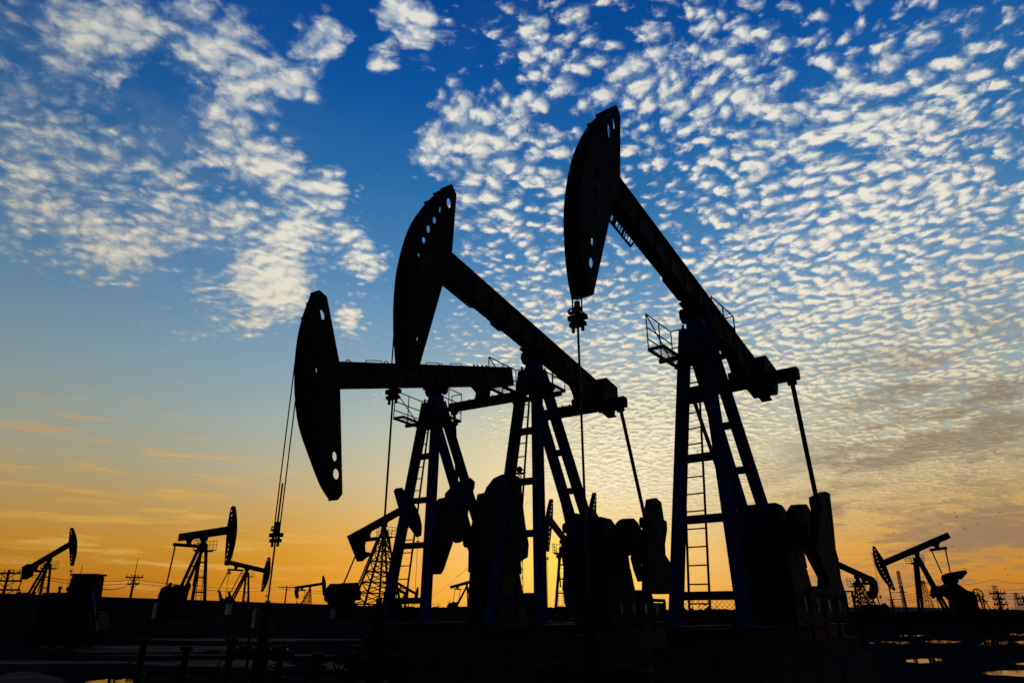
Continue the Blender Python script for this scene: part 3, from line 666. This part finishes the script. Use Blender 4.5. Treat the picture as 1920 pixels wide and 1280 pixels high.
# ------------------------------------------------------------------ puddles (real water, lying on the ground)
WATER = bpy.data.materials.new('still_water'); WATER.use_nodes = True
b = WATER.node_tree.nodes['Principled BSDF']; b.inputs['Base Color'].default_value = (.01, .01, .01, 1); b.inputs['Roughness'].default_value = .04; b.inputs['IOR'].default_value = 1.33
t = WATER.node_tree.nodes.new('ShaderNodeTexCoord'); n = NOISE(t.outputs['Object'], 3.0, 3, .5, nt=WATER.node_tree)
bp_ = WATER.node_tree.nodes.new('ShaderNodeBump'); bp_.inputs['Strength'].default_value = .02; bp_.inputs['Distance'].default_value = .02
WATER.node_tree.links.new(n, bp_.inputs['Height']); WATER.node_tree.links.new(bp_.outputs[0], b.inputs['Normal'])
def ground_at(px, py):
    v = direction(px, py); return Vector((0, 0, CAMZ)) + v * (-CAMZ / v.z)
def puddle(x0, x1, y0, y1, seed=0):
    rnd = random.Random(seed * 13 + 5)
    cx, cy = (x0 + x1) / 2, (y0 + y1) / 2; N = 40; pts = []
    ph = [rnd.uniform(0, 6.28) for _ in range(4)]
    for i in range(N):
        a = 2 * math.pi * i / N
        r = 1 + .16 * math.sin(2 * a + ph[0]) + .12 * math.sin(3 * a + ph[1]) + .08 * math.sin(7 * a + ph[2]) + rnd.uniform(-.05, .05)
        q = ground_at(cx + (x1 - x0) / 2 * r * math.cos(a), cy + (y1 - y0) / 2 * r * math.sin(a)); pts.append((q.x, q.y, .004))
    c = Vector((sum(p[0] for p in pts) / N, sum(p[1] for p in pts) / N, .004))
    mm = MB(flip=False); mm.add([tuple(c)] + pts, [(0, 1 + i, 1 + (i + 1) % N) for i in range(N)])
    tag(mm.build('puddle', WATER), kind='structure')
for i, q in enumerate([(-30, 22, 1249, 1264), (170, 262, 1270, 1300), (505, 540, 1212, 1218), (455, 484, 1216, 1220), (1655, 1705, 1201.5, 1206), (1735, 1798, 1200, 1205), (1840, 1868, 1200, 1212), (1872, 1896, 1201, 1208),
                       (1908, 1960, 1200, 1207), (1700, 1765, 1234, 1242), (1835, 2000, 1256, 1266), (1690, 1730, 1190, 1192), (1885, 1960, 1186, 1190), (390, 440, 1218, 1222), (1630, 1642, 1203, 1206), (240, 330, 1257, 1259.5), (60, 78, 1225, 1227), (1905, 1990, 1240, 1246), (560, 600, 1199, 1201), (420, 470, 1204, 1206)]):
    puddle(*q, seed=i)
# compacted wet ruts, a shade paler than the soil
RUT = mat('damp_clay', (.016, .018, .021), .9, c2=(.008, .008, .009), scale=.5, spec=.05)
def patch(x0, x1, y0, y1, seed, z=.003):
    rnd = random.Random(seed); N = 60; pts = []
    for i in range(N):
        a = 2 * math.pi * i / N; r = 1 + .14 * math.sin(3 * a + seed) + .08 * math.sin(7 * a + 2 * seed) + rnd.uniform(-.03, .03)
        q = ground_at((x0 + x1) / 2 + (x1 - x0) / 2 * r * math.cos(a), (y0 + y1) / 2 + (y1 - y0) / 2 * r * math.sin(a)); pts.append((q.x, q.y, z))
    mm = MB(flip=False); mm.add([((sum(p[0] for p in pts) / N), sum(p[1] for p in pts) / N, z)] + pts, [(0, 1 + i, 1 + (i + 1) % N) for i in range(N)])
    tag(mm.build('wet_track', RUT), kind='structure')
patch(60, 480, 1209, 1222, 3); patch(280, 560, 1236, 1250, 5, .002); patch(-60, 140, 1262, 1300, 6, .0025); patch(600, 760, 1238, 1256, 8); patch(240, 700, 1196, 1201, 9)
patch(180, 640, 1225, 1229, 12, .0015); patch(-80, 330, 1238, 1244, 14, .001)

# ------------------------------------------------------------------ perimeter wall, cabinets, tractor
a = at(-120, 1105.5, 40); 
hw = 1.1 + CAMZ
def wall_pt(px, py):
    v = direction(px, py); return Vector((0, 0, CAMZ)) + v * ((hw - CAMZ) / v.z)
pA, pB = wall_pt(-60, 1109.5), wall_pt(700, 1135.5)
wt = empty('perimeter_wall', (pA.x, pA.y, 0), math.atan2(pB.y - pA.y, pB.x - pA.x)); tag(wt, 'long dark perimeter wall running from the left edge to the centre', 'wall')
L = (pB - pA).xy.length
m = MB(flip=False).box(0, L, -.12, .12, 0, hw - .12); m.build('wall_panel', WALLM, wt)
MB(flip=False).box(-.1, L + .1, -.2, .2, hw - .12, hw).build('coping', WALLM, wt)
def panel_box(name, lab, cat, px0, px1, py0, py1, Y, dep=.5, mt=PALE, legs=True):
    a, b = at(px0, py0, Y), at(px1, py1, Y); wdt = b.x - a.x; 
    o = empty(name, ((a.x + b.x) / 2, Y, 0)); tag(o, lab, cat)
    m = MB(flip=False).box(-wdt / 2, wdt / 2, 0, dep, b.z, a.z); m.build('cabinet_body', mt, o, bevel=.02)
    m = MB(flip=False).box(-wdt / 2 - .05, wdt / 2 + .05, -.06, dep + .06, a.z + .003, a.z + .06); m.build('roof', mt, o)
    if legs:
        for s in (-1, 1): MB(flip=False).bar((s * wdt * .4, dep / 2, 0), (s * wdt * .4, dep / 2, b.z), .08).build('leg', BLK, o)
    return o
panel_box('electric_cabinet', 'pale blue sheet cabinet before the wall, left of the mid distance pumpjack', 'cabinet', 262, 283, 1131, 1160, 44)
panel_box('electric_cabinet', 'pale grey cabinet on legs right of the mid distance pumpjack', 'cabinet', 441, 470, 1144, 1176, 36)
panel_box('control_cabin', 'low pale cabin behind the legs of the mid distance pumpjack', 'cabin', 300, 420, 1133, 1152, 62, 1.5, legs=False)
panel_box('control_cabin', 'low dim cabin between the tiny lone pumpjack and the lattice one', 'cabin', 590, 618, 1141, 1160, 50, 1.5, legs=False)
o = empty('notice_board', (at(840, 1150, 48).x, 48, 0)); tag(o, 'three pale blue panels on a dark frame right of the farthest big derrick', 'board')
for k, (x0, x1) in enumerate(((812, 835), (838, 860), (867, 877))):
    a, b = at(x0, 1143, 48), at(x1, 1165, 48); MB(flip=False).box(a.x - o.location.x, b.x - o.location.x, -.03, .03, b.z, a.z).build('panel', PALE, o)
a, b = at(808, 1140, 48), at(882, 1168, 48)
m = MB(flip=False)
for z in (a.z, b.z): m.bar((a.x - o.location.x, .06, z), (b.x - o.location.x, .06, z), .08)
for x in (a.x, (a.x + b.x) / 2, b.x): m.bar((x - o.location.x, .06, 0), (x - o.location.x, .06, a.z), .08)
m.build('frame', BLK, o)
# tractor
T = empty('tractor', (at(150, 1150, 37).x, 37, 0)); tag(T, 'dark yellow tractor with tall cab parked before the left wall', 'tractor')
m = MB(flip=False)
m.hexa([(-.72, -.5, 1.5), (.72, -.5, 1.5), (.72, .5, 1.5), (-.72, .5, 1.5), (-.6, -.45, 3.35), (.62, -.45, 3.35), (.62, .45, 3.35), (-.6, .45, 3.35)])
cb = m.build('cab', mat('dark_cab_paint', (.006, .007, .009), .9, spec=.03), T, bevel=.06)
MB(flip=False).box(-.68, .72, -.5, .5, 3.353, 3.45).build('roof', BLK, cb, bevel=.05)
m = MB(flip=False).tube((-.75, .55, 1.9), (-.75, .55, 3.9), .015, 6); m.build('antenna', BLK, cb)
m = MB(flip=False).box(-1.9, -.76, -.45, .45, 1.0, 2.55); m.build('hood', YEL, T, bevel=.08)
m = MB(flip=False); m.tube((-1.3, 0, 2.5), (-1.3, 0, 2.75), .06, 8); m.tube((-1.3, 0, 2.72), (-1.3, 0, 2.85), .1, 10); m.build('exhaust', BLK, T)
m = MB(flip=False); m.tube((-.95, .2, 2.5), (-.95, .2, 2.7), .05, 8); m.tube((-.95, .2, 2.66), (-.95, .2, 2.84), .14, 10); m.build('air_filter', BLK, T)
for x, r in ((-1.5, .5), (.35, .85)):
    for s in (-1, 1):
        m = MB(flip=False).tube((x, s * .72 - .17, r), (x, s * .72 + .17, r), r, 24); wl = m.build('wheel', BLK, T, bevel=.04)
        MB(flip=False).tube((x, s * .91 - .01, r), (x, s * .91 + .01, r), r * .5, 16).build('rim', YEL, wl)
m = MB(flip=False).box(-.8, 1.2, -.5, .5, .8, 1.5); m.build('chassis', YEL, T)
m = MB(flip=False); m.bar((.66, -.55, 2.6), (1.0, -.55, 1.7), .1); m.bar((1.0, -.55, 1.7), (1.3, -.55, .7), .1); m.build('rear_arm', BLUE, T)

# ------------------------------------------------------------------ power poles, pylons, masts and wires
def pole(px, pytop, Y, arms, lab, xtra=False, lean=0.0, spike=0, grp='power poles along the horizon'):
    top = at(px, pytop, Y); h = top.z
    o = empty('power_pole', (top.x, Y, 0)); tag(o, lab, 'power pole', grp); o.rotation_euler = (0, lean, 0)
    r = .16
    MB(flip=False).tube((0, 0, 0), (0, 0, h), r, 10, r * .6).build('pole_shaft', WOOD, o)
    for k, (dz, wd) in enumerate(arms):
        m = MB(flip=False).bar((-wd / 2, 0, h - dz), (wd / 2, 0, h - dz), .12, .14)
        m.bar((-wd / 3, 0, h - dz), (0, 0, h - dz - .5), .05); m.bar((wd / 3, 0, h - dz), (0, 0, h - dz - .5), .05)
        ar = m.build('crossarm', WOOD, o)
        for s in (-.46, -.2, .2, .46):
            m = MB(flip=False).tube((s * wd, 0, h - dz + .07), (s * wd, 0, h - dz + .28), .035, 6); m.build('insulator', WOOD, ar)
    if spike: MB(flip=False).tube((0, 0, h), (0, 0, h + spike), .03, 6).build('lightning_rod', WOOD, o)
    if xtra:
        m = MB(flip=False)
        for s in (-1, 1): m.tube((s * .45, 0, h - 3.9), (s * .45, 0, h - 3.0), .25, 10)
        m.box(-.8, .8, -.3, .3, h - 4.0, h - 3.9)
        m.build('transformer', WOOD, o)
    return o
pole(18, 1067, 60, [(.3, 1.9), (.9, 2.4), (1.6, 2.6)], 'power pole with crossarms and transformers at the left edge', True, 0)
pole(253, 1077, 75, [(.25, 1.8), (.9, 1.2)], 'power pole with a thin rod on top between tractor and pumpjack', False, 0, 1.7)
pole(538, 1097, 120, [(.3, 2.6)], 'thin power pole right of the hanging cable', False, 0)
pole(639, 1112, 150, [(.3, 2.0)], 'tiny pole just right of the lone tiny pumpjack', False, 0)
pole(1869, 1106, 72, [(.3, 1.6), (.8, 1.2), (1.3, 1.2)], 'power pole at far right between the two right pylons', False, 0)
pole(1917, 1116, 80, [(.3, 1.6), (.9, 1.4)], 'power pole cut by the right picture edge', False, 0)
pole(1843, 1123, 110, [(.3, 1.4)], 'small pole between the flywheel and the right pylon', False, 0)
def lattice(name, lab, cat, px, pytop, Y, wb, wt_, n=9, arms=(), grp=None, lean=0., r=.05, z0=0.):
    top = at(px, pytop, Y); h = top.z
    o = empty(name, (top.x, Y, 0)); tag(o, lab, cat, grp); o.rotation_euler = (0, lean, 0)
    m = MB(flip=False)
    def c(k, i, j): wd = wb + (wt_ - wb) * k; return Vector((i * wd / 2, j * wd / 2, z0 + (h - z0) * k))
    K = [1 - (1 - k / n) ** 1.25 for k in range(n + 1)]
    for i, j in ((-1, -1), (1, -1), (1, 1), (-1, 1)): m.bar(c(0, i, j), c(1, i, j), r * 1.6)
    Q = [(-1, -1), (1, -1), (1, 1), (-1, 1)]
    for a, b in zip(K, K[1:]):
        for q in range(4):
            p1, p2 = Q[q], Q[(q + 1) % 4]
            m.bar(c(a, *p1), c(b, *p2), r); m.bar(c(a, *p2), c(b, *p1), r); m.bar(c(b, *p1), c(b, *p2), r)
    m.build('lattice_tower', FAR, o)
    for dz, wd in arms:
        m = MB(flip=False)
        for s in (-1, 1): m.bar((0, 0, h - dz), (s * wd / 2, 0, h - dz), r * 1.6); m.bar((0, 0, h - dz + wd * .1), (s * wd / 2, 0, h - dz), r * 1.6); m.bar((s * wd / 2, 0, h - dz), (s * wd / 2, 0, h - dz - wd * .08), r)
        m.build('crossarm', FAR, o)
    return o
lattice('pylon', 'tall lattice power pylon at far right above the pale hazy land', 'pylon', 1864, 1097, 260, 2.6, .8, 6, ((.3, 3.4), (2.4, 2.6)), 'lattice pylons', 0, .045)
lattice('pylon', 'farther lattice pylon at far right beyond the power pole', 'pylon', 1904, 1111, 330, 3.0, .9, 5, ((.3, 4.2), (2.6, 3)), 'lattice pylons', 0, .08)
lattice('pylon', 'small lattice pylon directly right of the far right derrick legs', 'pylon', 1730, 1088, 130, 2.0, .3, 9, ((.4, 2.2),), 'lattice pylons', 0, .035)
lattice('pylon', 'faint tiny pylon left of the far right derrick', 'pylon', 1671, 1122, 300, 2.0, .7, 5, ((.3, 3),), 'lattice pylons', 0, .07)
mast = lattice('rig_mast', 'thin lattice drilling mast with a crown block behind the middle big derrick', 'mast', 974, 888, 62, .6, .34, 22, (), None, 0, .028)
h = at(974, 888, 62).z
m = MB(flip=False); m.tube((0, -.1, h + .4), (0, .1, h + .4), .28, 12); m.box(-.45, .45, -.3, .3, h, h + .1); m.bar((-.5, 0, h + .1), (-.62, 0, h + 1.5), .08); m.bar((-.62, 0, h + 1.4), (-.3, 0, h + 1.4), .07); m.bar((.3, 0, h), (.62, 0, h + .2), .06)
m.build('crown_block', FAR, mast)
lattice('rig_mast', 'inclined service mast left of the far right pumpjack derrick', 'mast', 1683.5, 1070, 90, .36, .26, 12, ((2.5, 1.2),), None, 0, .026)
# workover frame beside it
o = empty('pipe_rack_tower', (at(1690, 1150, 88).x, 88, 0)); tag(o, 'narrow scaffold tower of uprights beside the inclined mast at right', 'scaffold')
m = MB(flip=False); hR = at(1697, 1097, 88).z
for x in (-.85, .7): m.bar((x, 0, 0), (x, 0, hR), .14)
for k in range(1, 6): m.bar((-.85, 0, hR * k / 6), (.7, 0, hR * k / 6), .06)
m.build('frame', FAR, o)
def cabin_on_legs(px0, px1, py0, py1, Y, lab):
    a, b = at(px0, py0, Y), at(px1, py1, Y)
    o = empty('raised_cabin', ((a.x + b.x) / 2, Y, 0)); tag(o, lab, 'cabin'); wd = (b.x - a.x) / 2
    MB(flip=False).box(-wd, wd, 0, 1.4, b.z, a.z).build('cabin_body', mat('pale_cabin', (.16, .19, .24), .7), o, bevel=.03)
    for x in (-wd * .8, wd * .8): MB(flip=False).bar((x, .7, 0), (x, .7, b.z), .12).build('leg', FAR, o)
    MB(flip=False).tube((.1, .5, a.z), (.1, .5, a.z + .25), .05, 6).build('vent', FAR, o)
cabin_on_legs(956, 975, 981, 1001, 60, 'small pale cabin raised behind the middle big derrick')
wi = [0]
def wire(pts, r, lab, sag=.0):
    P_ = []
    for (a, b) in zip(pts, pts[1:]):
        for k in range(9):
            q = a.lerp(b, k / 8); q.z -= sag * 4 * (k / 8) * (1 - k / 8); P_.append(q)
    tag(MB(flip=False).path([tuple(p) for p in P_], r, 4).build('power_line', BLK), lab, 'power line', 'overhead wires across the horizon')
wire([at(-30, 1065, 58), at(20, 1068, 60), at(253, 1086, 75), at(538, 1100, 120), at(700, 1108, 160)], .022, 'upper wire strung between the left poles', .5)
wire([at(-30, 1076, 58), at(19, 1071, 60), at(252, 1092, 75), at(538, 1104, 120), at(700, 1112, 160)], .022, 'lower wire strung between the left poles', .55)
wire([at(175, 1101, 45), at(250, 1091, 74)], .03, 'slack wire from the tractor side up to the pole with the rod', .35)
for k, (y0, y1) in enumerate(((1107, 1097), (1112, 1105), (1117, 1112), (1122, 1117), (1091, 1089))):
    wire([at(1600, y0 + 8, 250), at(1730, y0 + 2, 250), at(1864, y0 - 5, 260), at(1960, y1 - 3, 220)], .05, ['topmost but one', 'second', 'third', 'lowest', 'highest'][k] + ' of the wires reaching the right pylons', 1.2)
wire([at(990, 940, 60), at(800, 1125, 110)], .014, 'thin guy wire slanting down left of the middle gearbox', .8)
wire([at(976, 960, 62), at(855, 1080, 90)], .014, 'second thin guy wire slanting left, nearer the gearbox', .6)
# flywheel belt guards etc. at the far right pumpjack: engine wheel
o = empty('engine_wheel', (at(1821, 1114, 70).x, 69, 0)); tag(o, 'spoked drive wheel at the right foot of the far right pumpjack', 'wheel')
zc = at(1821, 1114, 69).z
m = MB(flip=False); m.ring((0, 0, zc), .5, .06, 'y', 24)
for k in range(4): a = k * math.pi / 4; m.bar((-.48 * math.cos(a), 0, zc - .48 * math.sin(a)), (.48 * math.cos(a), 0, zc + .48 * math.sin(a)), .05)
m.build('rim', FAR, o)
m = MB(flip=False); m.bar((.3, 0, zc - .1), (1.6, 0, .3), .07); m.bar((-.2, 0, zc), (-.5, 0, 0), .14); m.bar((.1, 0, zc), (.3, 0, 0), .1); m.build('stand', FAR, o)

# ------------------------------------------------------------------ chain-link fence pieces behind the nearest pumpjack
def chain_fence(lab, px0, px1, pyt, Y, zb=.4):
    a, b = at(px0, pyt, Y), at(px1, pyt, Y); o = empty('chain_link_fence', (a.x, Y, 0)); tag(o, lab, 'fence', 'chain link fences'); wd = b.x - a.x; hh = a.z
    m = MB(flip=False); m.tube((0, 0, hh), (wd, 0, hh), .03, 6); m.build('top_rail', BLK, o)
    n = max(2, int(wd / 1.1))
    for k in range(n + 1): x = wd * k / n; MB(flip=False).bar((x, 0, 0), (x - .05, 0, hh), .06).build('post', BLK, o)
    m = MB(flip=False); st = .16; k = -hh
    while k < wd:
        for s in (0, 1):
            x0, z0, x1, z1 = (k, zb, k + hh - zb, hh) if s == 0 else (k, hh, k + hh - zb, zb)
            if x0 < 0: f = -x0 / (x1 - x0); z0 += (z1 - z0) * f; x0 = 0
            if x1 > wd: f = (wd - x0) / (x1 - x0); z1 = z0 + (z1 - z0) * f; x1 = wd
            if x1 > x0: m.bar((x0, .0 + s * .006, z0), (x1, .0 + s * .006, z1), .009)
        k += st
    m.build('wire_mesh', BLK, o)
chain_fence('chain link fence seen between the front legs of the nearest big pumpjack', 1262, 1400, 1112, 24)
chain_fence('chain link fence right of the nearest crank, beside the short lattice pumpjack', 1545, 1600, 1108, 25)
# clutter on the horizon seen below the ladder
SCR = mat('dark_scrub', (.016, .017, .011), 1, spec=0)
def shrub(px, Y, hgt, wd, lab, seed):
    rnd = random.Random(seed); x = at(px, 1148, Y).x
    o = empty('shrub', (x, Y, 0)); tag(o, lab, 'shrub', 'low shrubs on the far ground')
    m = MB(flip=False)
    for i in range(5): a = rnd.uniform(-.5, .5) * wd; m.bar((a * .2, 0, 0), (a, rnd.uniform(-.3, .3), hgt * rnd.uniform(.5, .9)), .05)
    m.build('stem', SCR, o)
    m = MB(flip=False)
    for i in range(160):
        u = rnd.uniform(-1, 1); zz = rnd.uniform(.05, 1) * (1 - .55 * u * u); c = Vector((u * wd / 2, rnd.uniform(-.5, .5) * wd / 2, zz * hgt)); s = rnd.uniform(.06, .16)
        d1 = Vector([rnd.uniform(-1, 1) for _ in range(3)]).normalized() * s; d2 = Vector([rnd.uniform(-1, 1) for _ in range(3)]).normalized() * s
        m.add([tuple(c - d1), tuple(c + d2), tuple(c + d1), tuple(c - d2)], [(0, 1, 2, 3)])
    m.build('foliage', SCR, o)
spots = [(1285, 40, 1.9, 2.5), (1320, 42, 2.1, 3), (1352, 38, 1.8, 2.2), (1580, 52, 1.8, 3), (1615, 60, 2.0, 4), (1668, 70, 2.3, 4), (1720, 75, 2.0, 5), (1762, 78, 2.1, 3), (1800, 85, 2.2, 4), (1838, 62, 2.1, 3), (1880, 75, 2.2, 5), (1908, 70, 2.0, 4), (1700, 58, 1.7, 3), (1860, 55, 1.7, 3)]
wh_ = ['left below the nearest ladder', 'right below the nearest ladder', 'beside the nearest right front leg', 'beside the nearest crank foot', 'before the short lattice pumpjack', 'under the lowered far right horsehead', 'left foot of the far right derrick', 'right of the far right derrick', 'before the far right pedestal',
       'below the spoked wheel', 'below the far right pole', 'by the right edge pylon', 'small, before the far right derrick', 'small, right of the spoked wheel']
for i, (px, Y, hh, wd) in enumerate(spots): shrub(px, Y, hh, wd, 'dark leafy low shrub ' + wh_[i], i + 3)
# far land at right: haze put into pale colour, tilted to catch skylight, dark hedge line in front of it
m = MB(flip=False)
xs = [at(px, 1148, 600).x for px in range(1500, 2200, 20)]
pts = []; 
for x in xs: pts += [(x, 560, .0), (x + 60, 900, 7.2 + 1.2 * math.sin(x * .02))]
m.add(pts, [(2 * i, 2 * i + 2, 2 * i + 3, 2 * i + 1) for i in range(len(xs) - 1)])
tag(m.build('distant_hazy_land', mat('haze_pale_land', (.10, .11, .11), 1, spec=0, scale=.02)), kind='structure')
# dark bank closing the ground behind the pumps
rnd = random.Random(4); m = MB(flip=False); X0 = at(690, 1148, 130).x; X1 = at(2100, 1148, 130).x; N = 300; pts = []
for i in range(N + 1):
    x = X0 + (X1 - X0) * i / N; px = 960 + x / 130 * 1374
    hh = 1.6 + (.95 if px < 1130 else .55 if px < 1560 else .12) + rnd.uniform(-.12, .15)
    pts += [(x, 128, 0), (x, 130, hh), (x, 134, hh * .9), (x, 140, 0)]
F = []
for i in range(N):
    for q in range(3): F.append((4 * i + q, 4 * i + q + 1, 4 * i + q + 5, 4 * i + q + 4))
m.add(pts, F); tag(m.build('earth_bank', SCR), kind='structure')
# small masts on the horizon
for i, (px, py, lab) in enumerate(((773, 1125, 'right of the ladder pair'), (809, 1127, 'left of the three pale panels'), (822, 1130, 'above the first pale panel'), (843, 1124, 'above the second pale panel'), (1310, 1118, 'left in the chain link gap'), (1297, 1122, 'leftmost in the chain link gap'), (1625, 1118, 'under the lowered horsehead'), (1638, 1122, 'right under the lowered horsehead'), (1747, 1128, 'right of the far right derrick'), (1756, 1120, 'just right of the far right derrick'), (1887, 1126, 'between the two right pylons'))):
    top = at(px, py, 140)
    o = empty('mast', (top.x, 140, 0)); tag(o, 'thin short mast on the horizon ' + lab, 'mast', 'thin masts on the horizon')
    MB(flip=False).tube((0, 0, 0), (0, 0, top.z), .10, 6, .05).build('pole_shaft', FAR, o); MB(flip=False).bar((-.5, 0, top.z - .5), (.5, 0, top.z - .5), .08).build('crossarm', FAR, o)
# ------------------------------------------------------------------ birds high in the right-hand sky
bm_ = MB(flip=False); bm_.add([(0, -.12, 0), (.05, 0, .03), (0, .14, 0), (-.05, 0, .03), (0, 0, -.04)], [(0, 1, 3), (1, 2, 3), (0, 4, 1), (1, 4, 2), (2, 4, 3), (3, 4, 0)])
bm_.add([(.03, -.04, .02), (.22, .0, .10), (.40, .06, .02), (.03, .05, .02)], [(0, 1, 2, 3)]); bm_.add([(-.03, -.04, .02), (-.22, .0, .10), (-.40, .06, .02), (-.03, .05, .02)], [(0, 3, 2, 1)])
b0 = bm_.build('bird', BLK)
rnd = random.Random(11)
bl = [(1240, 200), (1254, 205), (1262, 228), (1300, 213), (1306, 234), (1297, 250), (1322, 222), (1282, 290), (1230, 290), (1345, 300), (1790, 960), (1705, 968), (1673, 971), (1722, 972), (1794, 968), (1808, 990), (1875, 960), (1832, 980), (1785, 1024), (1810, 1066), (1866, 1075), (1885, 1066), (1676, 999), (1890, 1078), (1764, 983), (1700, 840), (1720, 870)]
for i, (px, py) in enumerate(bl):
    o = b0 if i == 0 else b0.copy()
    if i: COL.objects.link(o)
    o.location = at(px, py, rnd.uniform(95, 140)) ; o.rotation_euler = (rnd.uniform(-.3, .3), rnd.uniform(-.4, .4), rnd.uniform(0, 6.28))
    where = 'upper sky right of the highest horsehead' if i < 10 else 'low clouds at right'
    tag(o, 'tiny dark bird flying among others in the ' + where, 'bird', 'birds in the ' + ('upper' if i < 10 else 'lower right') + ' sky')
